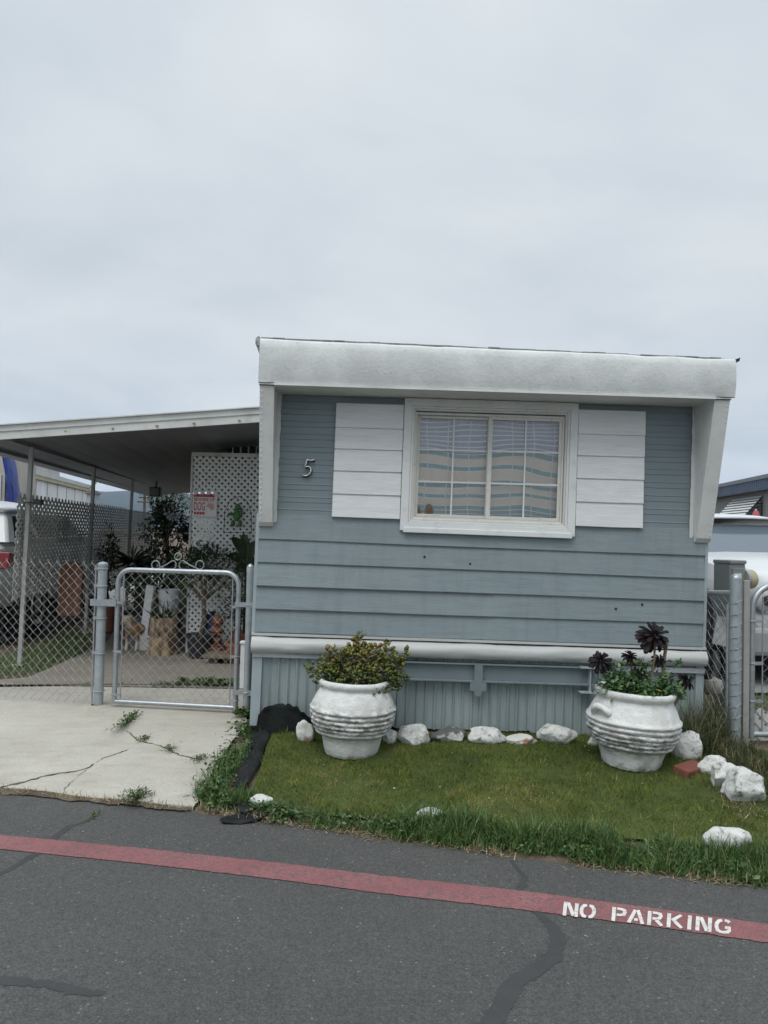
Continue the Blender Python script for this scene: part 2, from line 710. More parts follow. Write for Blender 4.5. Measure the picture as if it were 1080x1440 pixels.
# letters as stencil strokes in a unit box (x along the word, y up)
LET = {
    'N': (1., [[(.12, 0), (.12, 1)], [(.3, .98), (.72, .04)], [(.88, 0), (.88, 1)]]),
    'O': (1.05, [[(.45, .09), (.26, .13), (.13, .32), (.11, .5), (.13, .68), (.26, .87), (.45, .91)], [(.6, .09), (.79, .13), (.92, .32), (.94, .5), (.92, .68), (.79, .87), (.6, .91)]]),
    'P': (1., [[(.14, 0), (.14, 1)], [(.33, .91), (.62, .91), (.82, .84), (.86, .7), (.8, .55), (.62, .48), (.33, .48)]]),
    'A': (1.1, [[(.1, 0), (.48, 1)], [(.64, 1), (1., 0)], [(.44, .28), (.68, .28)]]),
    'R': (1.08, [[(.14, 0), (.14, 1)], [(.33, .91), (.62, .91), (.84, .84), (.87, .72), (.8, .57), (.62, .5), (.33, .5)], [(.58, .42), (.96, 0)]]),
    'K': (1.08, [[(.14, 0), (.14, 1)], [(.34, .5), (.9, 1)], [(.5, .46), (.98, 0)]]),
    'I': (.42, [[(.2, 0), (.2, 1)]]),
    'G': (1.1, [[(.9, .8), (.78, .9), (.6, .92)], [(.45, .91), (.26, .86), (.12, .65), (.11, .45), (.18, .2), (.4, .08), (.62, .08), (.84, .14), (.91, .25), (.91, .42), (.64, .42)]]),
}
q00, q10, q01, q11 = px((791, 1290.5), (1030, 1317.5), (793, 1271), (1031, 1297.5))
total = 0
word = [('N', 0), ('O', .08), (' ', 1.0), ('P', 0), ('A', .02), ('R', .14), ('K', .14), ('I', .14), ('N', .16), ('G', .16)]
for ch, gap in word:
    total += gap + (LET[ch][0] if ch != ' ' else 0)
mb = MB()
x0 = 0
WU = .105
for ch, gap in word:
    x0 += gap
    if ch == ' ':
        continue
    wd, strokes = LET[ch]
    for st in strokes:
        P = [Vector((x0 + a * .98, b)) for a, b in st]
        rows = []
        for i, p in enumerate(P):
            d = (P[min(i + 1, len(P) - 1)] - P[max(i - 1, 0)]).normalized()
            nrm = Vector((-d.y, d.x))
            vert = abs(d.y)
            hw = WU * (1.15 if vert > .5 else .85)
            row = []
            for sgn in (1, -1):
                q = p + nrm * hw * sgn
                q.y = min(max(q.y, 0), 1) if len(P) == 2 else q.y
                u, v_ = q.x / total, q.y
                wv = q00.lerp(q10, u).lerp(q01.lerp(q11, u), v_)
                row.append((wv.x, wv.y, .0094))
            rows.append(row)
        mb.grid(rows)
    x0 += wd
LETTER = pm('worn white road paint', (.62, .61, .58), .8, .12, 20, .4, 120, .004, stains=[((.25, .12, .12), 60, .56, .68, .8)])
mb.build('lettering', LETTER, stripe, fix=False)

TAR = pm('crack sealing tar', (.043, .044, .045), .8, .12, 9, .5, 110, .003, stains=[((.066, .066, .065), 40, .55, .7, .6)])


def o8(l):
    return [(540 + a / 2, 1000 + b / 2, c / 2) for a, b, c in l]


def o7(l):
    return [(a / 2, 940 + b / 2, c / 2) for a, b, c in l]


for i, l in enumerate((o8([(290, 900, 60), (310, 870, 55), (360, 780, 50), (420, 735, 46), (478, 692, 46), (495, 650, 38), (472, 602, 32), (432, 570, 26), (400, 532, 36), (384, 502, 26), (398, 470, 16), (372, 442, 12), (355, 418, 6)]),
                       o7([(-60, 610, 16), (0, 580, 16), (60, 552, 15), (118, 515, 26), (155, 476, 22), (200, 446, 16), (262, 424, 6)]),
                       o7([(-200, 870, 34), (0, 880, 33), (100, 890, 33), (200, 905, 30), (285, 917, 24), (305, 919, 14)]))):
    P, W = dense(l, seed=i, step=.012)
    W = [.92 * q for q in W]
    o = strip(P, W, .0056, i, .016, lambda x, y: 0).build('road_crack_seal', TAR, fix=False)
    kind(o, 'structure', ['wide tar seam winding from the lawn across the red line to the bottom of the picture', 'thin tar seam crossing the red line near the driveway', 'short straight tar seam on the lane'][i], 'tar seam')


# ------------------------------------------------------------------ concrete
def concrete(name, a, b_, dirt=(.20, .17, .12), k=.6):
    m, t, b = nodes(name)
    v = coords(t)
    c = ramp(t, nz(t, v, 1.6, 8, .6), [(.3, a), (.7, b_)])
    c = mixc(t, ramp(t, nz(t, v, 4, 9, .7), [(.52, 0.), (.75, k)]), c, dirt)
    c = mixc(t, 1, c, ramp(t, nz(t, v, 90, 4, .7), [(.25, .8), (.6, 1.06)]), 'MULTIPLY')
    v2 = coords(t, (1, 7, 1))
    c = mixc(t, ramp(t, nz(t, v2, 2.5, 6, .6), [(.5, 0.), (.7, .35)]), c, [x * .72 for x in a])
    t.links.new(c, b.inputs['Base Color'])
    b.inputs['Roughness'].default_value = .9
    bump(t, b, nz(t, v, 110, 6, .65), .35, .004)
    return m


CONC = concrete('pale driveway concrete', (.38, .36, .31), (.47, .45, .395), (.30, .265, .205), .5)
CONC2 = concrete('carport concrete coloured for shade', (.20, .18, .15), (.26, .235, .20), (.14, .12, .09), .6)  # darker brown colour stands in for the shade under the carport
CONC3 = concrete('grey neighbour concrete', (.20, .20, .195), (.26, .26, .25), (.13, .12, .11), .5)
front = rough_line(px((-420, 1079), (-150, 1093), (0, 1110), (40, 1112), (75, 1117), (130, 1124), (200, 1130), (272, 1137)), .05, .012, 21)
right = rough_line(px((272, 1137), (285, 1118), (300, 1085), (322, 1050), (345, 1022), (350, 1004), (352, 966)), .05, .015, 9)
drive_poly = front + right[1:] + px((150, 966), (0, 968), (-420, 962))
mbd = sheet(drive_poly, .011)
n0 = len(mbd.v)
# a real edge down to the lane
fr = [(p.x, p.y) for p in front]
mbd.grid([[(x, y, gz(x, y) + .011), (x - .004, y - .006, -.02)] for x, y in fr])
dv = mbd.build('driveway', CONC)
kind(dv, 'structure', 'pale cracked concrete driveway in front of the gate', 'driveway')
slab_poly = px((-60, 964.5), (40, 955)) + px((127, 917), (150, 905), (160, 890)) + [Vector((-3.2, 11.2, 0)), Vector((-3.5, 15, 0)), Vector((-.9, 15, 0)), Vector((-.7, 6.3, 0))]
slab = sheet(slab_poly, .018, False, lambda x, y: .16).build('patio_slab', CONC2)
kind(slab, 'structure', 'concrete slab under the carport, darkened and browned in colour for its shade', 'slab')
nb = sheet([Vector((-9, 5.9, 0)), Vector((-4.9, 6.0, 0))] + px((0, 905), (45, 894), (90, 876)) + [Vector((-4.3, 12, 0)), Vector((-5.5, 22, 0)), Vector((-12, 22, 0))], .014, False, lambda x, y: .16).build('neighbour_drive', CONC3)
kind(nb, 'structure', 'grey paved parking place of the neighbouring lot', 'pavement')
nb2 = sheet([Vector((2.5, 6.6, 0)), Vector((9, 6.6, 0)), Vector((14, 18, 0)), Vector((3.2, 18, 0))], .014, False, lambda x, y: .16).build('neighbour_drive', CONC3)
kind(nb2, 'structure', 'grey paved parking place on the far side of the mobile home', 'pavement')
CRACK = pm('dirt filled crack', (.085, .068, .048), .95, .4, 30, .4, 60, .003)
for i, l in enumerate((o7([(0, 341, 20), (60, 327, 18), (130, 309, 15), (190, 298, 9), (245, 288, 7), (300, 255, 4), (340, 240, 6), (374, 231, 4)]),
                       o7([(350, 178, 3), (365, 188, 5), (392, 208, 5), (450, 224, 5), (500, 248, 6), (560, 262, 5), (622, 276, 5)]),
                       o7([(178, 348, 2), (205, 322, 2), (247, 288, 2)]))):
    P, W = dense(l, step=.01, amp=.016, seed=i + 40)
    P = [p + Vector((mnoise.noise(Vector((k * .31, i, 0))), mnoise.noise(Vector((k * .31, i, 5))), 0)) * .010 for k, p in enumerate(P)]
    W = [max(.0012, .8 * q * (.55 + 1.1 * mnoise.noise(Vector((k * .12, i * 3.3, 1))))) for k, q in enumerate(W)]
    o = strip(P, W, .0135, i, .006).build('driveway_crack', CRACK, fix=False)
    kind(o, 'structure', ['long dirt filled crack across the lower driveway', 'weedy crack across the upper driveway', 'hairline crack in the lower driveway'][i], 'crack')
P, W = dense([(-150, 1099, 12), (0, 1114, 13), (40, 1116, 12), (90, 1121, 15), (140, 1127, 13), (190, 1131, 9), (225, 1136, 11), (270, 1139, 6)], step=.012, amp=.02, seed=90)
P = [p + Vector((mnoise.noise(Vector((k * .33, 2, 0))), mnoise.noise(Vector((k * .33, 4, 5))), 0)) * .016 for k, p in enumerate(P)]
o = strip(P, W, .0082, 4, .02).build('dirt_edge', SOIL, fix=False)
kind(o, 'structure', 'brown dirt gathered where driveway and asphalt meet', 'dirt')
P, W = dense([(-60, 965, 5), (0, 966, 5), (150, 965.5, 6), (352, 965.5, 5)], step=.05, amp=.008, seed=70)
o = strip(P, W, .0195, 3, .01).build('driveway_joint', CRACK, fix=False)
kind(o, 'structure', 'dirt filled joint between driveway and carport slab', 'joint')

# ------------------------------------------------------------------ lawn
lawn_poly = px((352, 1122), (372, 1062), (386, 1022), (420, 1003), (800, 1022), (1010, 1040), (1090, 1062), (1300, 1110), (1330, 1215), (1080, 1200), (960, 1190), (840, 1176), (720, 1166), (600, 1158), (480, 1150), (400, 1146), (345, 1135))
TURFB = pm('turf backing', (.055, .075, .014), .95, .4, 5, .6, 120, .006, stains=[((.10, .10, .03), 3, .5, .72, .5)])
lawn = sheet(rough_line(lawn_poly + [lawn_poly[0]], .06, .015, 5)[:-1], .008, 'fine').build('lawn', TURFB)
kind(lawn, 'structure', 'matted olive green turf in front of the home', 'lawn')


def inpoly(P, poly):
    x, y = P[:, 0], P[:, 1]
    ins = np.zeros(len(P), bool)
    j = len(poly) - 1
    for i in range(len(poly)):
        xi, yi, xj, yj = poly[i].x, poly[i].y, poly[j].x, poly[j].y
        c = ((yi > y) != (yj > y)) & (x < (xj - xi) * (y - yi) / (yj - yi + 1e-12) + xi)
        ins ^= c
        j = i
    return ins


def gza(P):
    return .16 * np.clip(((P[:, 0] + 2.16) * LN[0] + (P[:, 1] - 4.2) * LN[1]) / 1.3, 0, 1) + MH * np.exp(-((P[:, 0] - MX) / .15) ** 2 - ((P[:, 1] - MY) / .09) ** 2)


def scatter(poly, n):
    xs = [p.x for p in poly]
    ys = [p.y for p in poly]
    P = np.stack([rng.uniform(min(xs), max(xs), n), rng.uniform(min(ys), max(ys), n)], 1)
    return P[inpoly(P, poly)]


def nval(P, s, seed=0):
    return np.array([mnoise.noise(Vector((x * s, y * s, seed))) for x, y in P])


TURF = leafmat('olive turf blades', [(0, (.050, .072, .010)), (.45, (.088, .128, .018)), (.8, (.165, .185, .034)), (1, (.28, .25, .085))], .6, spec=.25)
P = scatter(lawn_poly, 200000)
P = P[P[:, 0] < 2.7]
nv = nval(P, 3.5)
nv2 = nval(P, 13, 6)
h = rng.uniform(.011, .028, len(P)) * np.clip(1 + .6 * nv + .7 * nv2, .35, 2.2)
pts = np.column_stack([P, gza(P) + .006])
v_, f_, r_ = blades(pts, h, np.full(len(P), .0035), .7, 1)
r_ = np.clip(r_ * .62 + np.repeat(.12 + .6 * nval(P, 2.1, 4) + .45 * nval(P, 9, 8) + .35 * nv2, 3), 0, 1)
TP = scatter(lawn_poly, 9000)
TP = TP[(TP[:, 0] < 2.7) & (nval(TP, 4, 21) + .5 * nval(TP, 17, 2) > .12)]
tv, tf, tr_ = blades(np.column_stack([TP, gza(TP) + .006]), rng.uniform(.025, .055, len(TP)), np.full(len(TP), .004), .6, 1)
v_, f_, r_ = join_arrays([(v_, f_, r_), (tv, tf, np.clip(tr_ * .5 + rng.choice([.0, .5], len(tr_) // 3).repeat(3), 0, 1))])
o = npmesh('turf_grass', v_, f_, TURF, r_)
kind(o, 'stuff', 'short matted olive green turf blades', 'grass')


def line_scatter(pts, n, spread, clump=.6, seed=0, s=5.):
    cum = np.cumsum([0] + [(b - a).length for a, b in zip(pts[:-1], pts[1:])])
    out = []
    u = rng.uniform(0, cum[-1], n)
    for q in u:
        j = min(np.searchsorted(cum, q, side='right') - 1, len(pts) - 2)
        p = pts[j].lerp(pts[j + 1], (q - cum[j]) / (cum[j + 1] - cum[j]))
        d = pts[j + 1] - pts[j]
        nrm = Vector((-d.y, d.x, 0)).normalized()
        p = p + nrm * rng.normal(0, spread)
        if mnoise.noise(Vector((p.x * s, p.y * s, seed))) + rng.uniform(-.5, .5) > clump - .6:
            out.append((p.x, p.y))
    return np.array(out)


WEED = leafmat('bright weed grass', [(0, (.030, .075, .016)), (.5, (.055, .125, .028)), (.85, (.10, .17, .045)), (1, (.27, .24, .11))], .5)
parts = []
# the fringe between lawn and lane
for ln, n, sp_, hh in ((px((560, 1160), (640, 1172), (720, 1180), (820, 1190), (960, 1205), (1080, 1217), (1250, 1240)), 24000, .055, (.04, .13)),
                       (px((600, 1176), (700, 1188), (820, 1203), (960, 1222), (1080, 1238), (1250, 1262)), 13000, .03, (.03, .085)),
                       (px((380, 1150), (440, 1157), (520, 1166), (580, 1172)), 2600, .03, (.02, .07)),
                       (px((348, 1030), (335, 1062), (318, 1085), (300, 1110), (290, 1130)), 4200, .05, (.03, .10)),
                       (px((300, 1125), (330, 1130), (350, 1120)), 1600, .04, (.03, .08))):
    P = line_scatter(ln, n, sp_, .66, 0, 3.6)
    pts = np.column_stack([P, gza(P) + .002])
    h = rng.uniform(hh[0], hh[1], len(P)) * (.65 + .7 * np.clip(nval(P, 6, 3) + .5, 0, 1))
    parts.append(blades(pts, h, rng.uniform(.003, .007, len(P)), .65, 3, .8))
v_, f_, r_ = join_arrays(parts)
o = npmesh('weed_grass', v_, f_, WEED, r_)
kind(o, 'stuff', 'longer bright green weed grass along the lane and beside the driveway', 'grass')
# broad leaved weeds mixed into the fringe
WEEDL = leafmat('broad weed leaves', [(0, (.03, .07, .02)), (.6, (.06, .12, .035)), (1, (.12, .16, .06))], .5)
parts = []
for ln, n, sp_ in ((px((350, 1140), (420, 1152), (520, 1164), (600, 1170)), 900, .03), (px((346, 1018), (335, 1060), (312, 1092), (290, 1128)), 1500, .05), (px((700, 1185), (900, 1210), (1080, 1235)), 700, .04), (px((300, 1132), (345, 1136), (410, 1153)), 700, .03)):
    P = line_scatter(ln, n, sp_, .55, 5)
    d = np.column_stack([rng.normal(0, 1, (len(P), 2)), rng.uniform(.1, .9, len(P))])
    pts = np.column_stack([P, gza(P) + rng.uniform(.004, .05, len(P))])
    L = rng.uniform(.015, .04, len(P))
    parts.append(leaves(pts, d, L, L * .7, .2))
v_, f_, r_ = join_arrays(parts)
o = npmesh('weeds', v_, f_, WEEDL, r_)
kind(o, 'stuff', 'low broad leaved weeds along the lawn edge', 'weeds')
# dry straw and tiny litter along the edge of the lane
STRAW = leafmat('dry straw', [(0, (.16, .12, .06)), (.6, (.28, .22, .12)), (1, (.42, .38, .28))], .8)
parts = []
for ln, n, sp_ in ((px((280, 1134), (330, 1148), (420, 1160), (540, 1180), (720, 1204), (900, 1230), (1080, 1247), (1250, 1270)), 2600, .02), (px((1010, 1110), (1040, 1140), (1078, 1150)), 500, .05), (px((0, 1112), (130, 1125), (270, 1138)), 900, .012)):
    P = line_scatter(ln, n, sp_, .6, 9)
    pts = np.column_stack([P, gza(P) + .009])
    parts.append(blades(pts, rng.uniform(.015, .05, len(P)), rng.uniform(.0025, .005, len(P)), 2.2, 2, .3))
v_, f_, r_ = join_arrays(parts)
o = npmesh('straw_litter', v_, f_, STRAW, r_)
kind(o, 'stuff', 'dry straw and crumbs along the edge of the lane', 'litter')
LIT = leafmat('pale litter crumbs', [(0, (.35, .31, .22)), (.6, (.55, .53, .48)), (1, (.75, .74, .70))], .8)
P = scatter(lawn_poly, 150)
P2 = line_scatter(edge[3:-2], 130, .05, 1.2, 3)
P3 = scatter(drive_poly, 60)
P = np.concatenate([P, P2, P3])
L_ = rng.uniform(.005, .016, len(P))
v_, f_, r_ = leaves(np.column_stack([P, gza(P) + .018]), np.column_stack([rng.normal(0, 1, (len(P), 2)), rng.normal(0, .3, len(P))]), L_, L_ * .7)
o = npmesh('lawn_litter', v_, f_, LIT, r_)
kind(o, 'stuff', 'pale crumbs and petals scattered over lawn and driveway', 'litter')
# taller dry-tipped grass by the right end of the home
GR2 = leafmat('tall dry tipped grass', [(0, (.02, .035, .012)), (.45, (.04, .065, .02)), (.75, (.09, .10, .04)), (1, (.26, .19, .10))], .6)
parts = []
for poly_, n, hh in ((px((945, 1040), (985, 1022), (1028, 1030), (1030, 1060), (1000, 1070), (960, 1062)), 2600, (.15, .42)), (px((1000, 1060), (1040, 1050), (1080, 1070), (1110, 1110), (1085, 1130), (1060, 1095), (1020, 1075)), 3800, (.04, .13))):
    P = scatter(poly_, n)
    pts = np.column_stack([P, gza(P)])
    parts.append(blades(pts, rng.uniform(hh[0], hh[1], len(P)), rng.uniform(.003, .006, len(P)), .45, 4, .9))
v_, f_, r_ = join_arrays(parts)
o = npmesh('tall_grass', v_, f_, GR2, r_)
kind(o, 'stuff', 'tall dry tipped grass at the right end of the home', 'grass')
# grass beyond the chain link fence
GR3 = leafmat('green yard grass', [(0, (.035, .085, .016)), (.6, (.075, .15, .03)), (1, (.14, .20, .05))], .6)  # plain green tones varying from blade to blade
parts = []
for poly_, n, hh in ((px((-60, 955), (-60, 925), (0, 925), (60, 905), (105, 886), (128, 893), (125, 915), (60, 945), (20, 953)), 9000, (.02, .07)),
                     ([Vector((-3.7, 11.5, 0)), Vector((-3.05, 11.5, 0)), Vector((-3.4, 19, 0)), Vector((-5.5, 19, 0))], 9000, (.05, .25)),
                     ([Vector((3., 6., 0)), Vector((6, 5.8, 0)), Vector((6, 6.5, 0)), Vector((3., 6.6, 0))], 4000, (.02, .06))):
    P = scatter(poly_, n)
    pts = np.column_stack([P, np.full(len(P), .16)])
    parts.append(blades(pts, rng.uniform(hh[0], hh[1], len(P)), rng.uniform(.005, .009, len(P)), .6, 2, .8))
v_, f_, r_ = join_arrays(parts)
o = npmesh('yard_grass', v_, f_, GR3, r_)
kind(o, 'stuff', 'green grass beyond the chain link fences', 'grass')

# distant hills
HILL = pm('hillside scrub', (.05, .065, .055), .95, .25, .004, stains=[((.09, .085, .06), .002, .5, .7, .5)])
mb = MB()
rows = []
for k, (Y, hs) in enumerate(((2300, 0.), (2600, .55), (3000, 1.), (3500, .6), (4200, 0))):
    row = []
    for i in range(121):
        X = -4200 + i * 70
        e = 150 + 60 * mnoise.noise(Vector((X * .0011, 0, 2))) + 30 * mnoise.noise(Vector((X * .004, k * .7, 4)))
        e *= 1 - .35 * min(max((X + 1200) / 3000, 0), 1)
        row.append((X, Y + 150 * mnoise.noise(Vector((X * .003, k, 8))), max(e * hs, 0) - (5 if hs == 0 else 0)))
    rows.append(row)
o = mb.grid(rows).build('hills', HILL, smooth=180)
kind(o, 'structure', 'long low hills far behind the lots', 'hills')

# ------------------------------------------------------------------ the mobile home
home = thing('mobile_home', 'blue grey single wide mobile home with white shutters and white roof cap', 'mobile home', M=TM)
Wd = 3.09
def wood_paint(name, base, var=.06, dirt=(.10, .13, .14)):
    m = pm(name, base, .55, var, 3, .6, 9, .004, stretch=(1.2, 5, 14), bstretch=(1.6, 8, 34), stains=[(dirt, 4, .52, .82, .5), ([x * 1.3 for x in base], 9, .58, .8, .4)])
    t = m.node_tree
    b = t.nodes['Principled BSDF']
    src = b.inputs['Base Color'].links[0].from_socket
    st_ = ramp(t, nz(t, coords(t, (9, 9, .9)), 1.6, 7, .65), [(.5, 0), (.72, .5)])
    c = mixc(t, st_, src, [x * .72 for x in base])
    ch_ = ramp(t, nz(t, coords(t, (1, 1, 1)), 2.1, 6, .6), [(.5, 0), (.75, .45)])
    c = mixc(t, ch_, c, [x * 1.18 + .02 for x in base])
    t.links.new(c, b.inputs['Base Color'])
    return m
BLUE_WOOD = wood_paint('blue grey painted planks', (.225, .275, .292))
BLUE_METAL = pm('blue grey painted ribbed metal', (.20, .248, .266), .45, .07, 2.5, .08, 30, .002, stains=[((.14, .19, .215), 3, .5, .8, .5), ((.27, .33, .35), 8, .62, .8, .3)])
BLUE_SKIRT = pm('blue grey skirting metal', (.285, .34, .345), .5, .14, 2, .1, 20, .003, stretch=(3, 3, .7), stains=[((.15, .17, .165), 4, .5, .75, .5), ((.30, .21, .16), 14, .64, .74, .5)])
BLUE_STEEL = pm('blue grey painted steel', (.16, .20, .215), .5, .12, 4, .1, 25, .002, stains=[((.10, .11, .11), 6, .55, .75, .5)])


def L(mb, name, mat, **k):
    return mb.build(name, mat, home, world=False, **k)


# body behind the front wall
BODY = pm('pale side siding', (.42, .45, .45), .6, .08, 3)
mb = MB()
mb.box((.03, .16, .60), (.06, 11.8, 2.46)).box((Wd - .03, .16, .60), (Wd, 11.8, 2.46)).box((.06, 11.7, .6), (Wd - .03, 11.8, 2.46)).box((.06, .16, .60), (Wd - .03, 11.7, .66))
L(mb, 'side_wall', BODY)
L(MB().box((.06, .45, .66), (Wd - .03, .5, 2.4)), 'interior_partition', pm('dim interior wall', (.12, .11, .10), .9))
L(MB().prism([(-.10, 2.44), (11.95, 2.44), (11.95, 2.49), (6, 2.56), (-.10, 2.54)], 0, -.005, Wd + .015), 'roof', pm('white roof coating', (.6, .62, .62), .7, .1, 3, .3, 20, .01))
# lap planks of the lower front wall: bottoms at these heights
pv = [.667, .822, .977, 1.131, 1.285, 1.452]
mb = MB()
for k in range(5):
    a, b = pv[k], pv[k + 1]
    rows = []
    for i in range(63):
        u = .028 + (Wd - .03 - .028) * i / 62
        wob = .0035 * mnoise.noise(Vector((u * 1.3, k * 3.1, 0)))
        lift = .010 + .006 * mnoise.noise(Vector((u * .9, k * 5.3, 3))) + (.006 if k in (2, 1) and u < 1.6 else 0)
        rows.append([(u, .03, a + wob + .002), (u, -.006 - lift, a + wob), (u, -.008 - lift, a + wob + .004), (u, -.004, b + .006), (u, .03, b + .006)])
    mb.grid(rows)
    mb.add([rows[0][j] for j in range(5)], [(0, 1, 2, 3, 4)])
    mb.add([rows[-1][j] for j in range(5)], [(0, 1, 2, 3, 4)])
    # nail heads / holes
L(mb, 'plank_siding', BLUE_WOOD, smooth=25)
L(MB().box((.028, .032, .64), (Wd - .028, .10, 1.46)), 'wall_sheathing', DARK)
mb = MB()
for uv in ((597, 783), (661, 793), (903, 757 + 93), (866, 856)):
    u, v = fp(*uv, .012)
    mb = MB()
    mb.lathe([(.007, -.003), (.0085, 0), (.004, .003)], 10, M=Matrix.Translation((u, -.0145, v)) @ Matrix.Rotation(R(90), 4, 'X'), cap1=True)
    L(mb, 'screw_hole', BLACK_RUBBER)
# ribbed metal of the upper front wall, left and right of the window
def ribbed(u0, u1, v0, v1):
    prof = []
    p = .0845
    v = v1
    while v > v0:
        for dv, y in ((0, .0), (.0015, .0032), (.0045, .0032), (.006, .0), (.044, .0), (.0475, -.0026), (.0505, -.0026), (.054, .0)):
            if v - dv > v0:
                prof.append((y, v - dv))
        v -= p
    prof.append((0, v0))
    rows = []
    n = max(4, int((u1 - u0) / .06))
    for i in range(n + 1):
        u = u0 + (u1 - u0) * i / n
        rows.append([(u, y + .0025 * mnoise.noise(Vector((u * 3, 0, v * 2.5))), v) for y, v in prof])
    return MB().grid(rows)
WIN = (.965, 2.15, 1.378, 2.258)      # outer edge of the window trim
mbx = MB()
for a in ((.10, WIN[0] + .03, 1.452, 2.30), (WIN[1] - .03, Wd - .10, 1.452, 2.30), (WIN[0] + .03, WIN[1] - .03, 2.245, 2.30)):
    r = ribbed(*a)
    mbx.add(r.v, r.f)
L(mbx, 'ribbed_siding', BLUE_METAL, smooth=12)
mb = MB().box((.03, .06, 1.452), (WIN[0] + .05, .16, 2.44)).box((WIN[1] - .05, .06, 1.452), (Wd - .03, .16, 2.44)).box((WIN[0] + .05, .06, 2.22), (WIN[1] - .05, .16, 2.44))
L(mb, 'wall_backing', BODY)
# corner strips
CORN = pm('blue grey corner metal', (.33, .39, .41), .5, .08, 6, stains=[((.2, .23, .24), 9, .55, .75, .4)])
L(MB().box((.006, -.012, .655), (.0275, .16, 1.46)), 'corner_trim', CORN)
L(MB().box((Wd - .0275, -.008, .655), (Wd - .006, .16, 1.46)), 'corner_trim', CORN)

# roof cap: rounded white sheet metal running across the front
CAPM = pm('white roof cap coating', (.63, .655, .645), .75, .08, 4, .6, 55, .005, spec=.25, stains=[((.46, .49, .48), 7, .45, .7, .6), ((.24, .25, .23), 26, .60, .74, .55), ((.70, .72, .71), 7, .56, .72, .7)])
prof = [(-.02, 2.30), (-.29, 2.278), (-.300, 2.281), (-.305, 2.30), (-.312, 2.36), (-.314, 2.43), (-.309, 2.50), (-.298, 2.543), (-.280, 2.560), (-.20, 2.567), (-.02, 2.57)]
rows = []
nn = 70
for i in range(nn + 1):
    u = .016 + (Wd - .012) * i / nn
    end = min(i, nn - i)
    row = []
    for j, (y, v) in enumerate(prof):
        d = .004 * mnoise.noise(Vector((u * 3.2, v * 5, 1.5))) + .0025 * mnoise.noise(Vector((u * 11, v * 13, 6)))
        dv = .006 * mnoise.noise(Vector((u * 5, 2.2, 1))) if v > 2.52 else (.002 * mnoise.noise(Vector((u * 4, .2, 1))))
        row.append((u, y + (d if .0 < j < 10 else 0) + (.006 if end < 2 and j in (3, 4, 5, 6) else 0), v + dv))
    rows.append(row)
mb = MB().grid(rows)
mb.add(rows[0], [tuple(range(len(prof)))])
mb.add(rows[-1], [tuple(range(len(prof)))])
cap = L(mb, 'roof_cap', CAPM, smooth=50)
# thin drip edge under the cap and the soffit behind it
mb = MB().box((.1165, -.312, 2.262), (Wd - .129, -.300, 2.2775))
L(mb, 'drip_edge', WHITE_METAL)
L(MB().box((.095, -.298, 2.262), (Wd - .095, .06, 2.274)), 'soffit', WHITE_METAL)
# dark tin lip along the top edge
mb = MB()
for i in range(40):
    u0, u1 = .016 + (Wd - .012) * i / 40, .016 + (Wd - .012) * (i + 1) / 40 - .002
    z0 = 2.566 + .006 * mnoise.noise(Vector((i * .6, 0, 0)))
    mb.box((u0, -.262, z0), (u1, -.20, z0 + .008 + .004 * mnoise.noise(Vector((i * 1.7, 4, 0)))))
L(mb, 'edge_flashing', pm('dark weathered flashing', (.20, .21, .20), .6, .3, 12))
# gutter ends at both top corners
mb = MB().prism([(-.016, 2.565), (.006, 2.58), (.0155, 2.55), (.0155, 2.455), (-.016, 2.53)], 1, -.27, .0)
L(mb, 'gutter_end', pm('weathered gutter tin', (.34, .36, .35), .5, .3, 10, stains=[((.05, .05, .05), 14, .5, .6, .9)]))
mb = MB().prism([(Wd + .0045, 2.53), (Wd + .032, 2.55), (Wd + .036, 2.575), (Wd + .0045, 2.56)], 1, -.29, .0)
L(mb, 'gutter_end', BLACK_RUBBER)

# slanted side wings under the cap
for side in (0, 1):
    a, b = (.026, .116) if side == 0 else (Wd - .108, Wd - .006)
    p = [(.05, 1.372), (-.022, 1.372), (-.050, 1.40), (-.296, 2.2735), (.05, 2.2735)]
    wm = MB().prism(p, 0, a, b)
    for i in range(26):
        v = 1.42 + .84 * i / 25.
        y = -.050 - (.296 - .050) * (v - 1.40) / (2.2735 - 1.40)
        u = .040 if side == 0 else Wd - .020
        wm.box((u - .004, y - .004, v - .004), (u + .004, y + .01, v + .004))
    wm.v = [(x - (.020 * max(0, (z - 1.37) / .9) if side else 0), y, z) for x, y, z in wm.v]
    wg = L(wm, 'wing', WHITE_METAL)
    o_ = a + .003 if side == 0 else b - .012
    mbf = MB()
    q = .094 if side == 0 else -.02
    # folded flange where the wing meets the wall, with peeling edge
    fl = MB()
    rows = []
    for i in range(30):
        v = 1.40 + .86 * i / 29
        e = .006 * mnoise.noise(Vector((v * 17, side * 4, 0)))
        if side == 0:
            rows.append([(.1165, -.006, v), (.140 + e, -.012, v)])
        else:
            rows.append([(Wd - .142 - e, -.012, v), (Wd - .112 - .012 * (v - 1.4), -.006, v)])
    fl.grid(rows)
    L(fl, 'wing_flange', WHITE_METAL, solid=.003)
# butt strap joints between cap and wing
for a, b in ((.022, .118), (Wd - .130, Wd - .022)):
    L(MB().box((a, -.3, 2.26), (b, -.296, 2.266)), 'seam', BLACK_RUBBER)

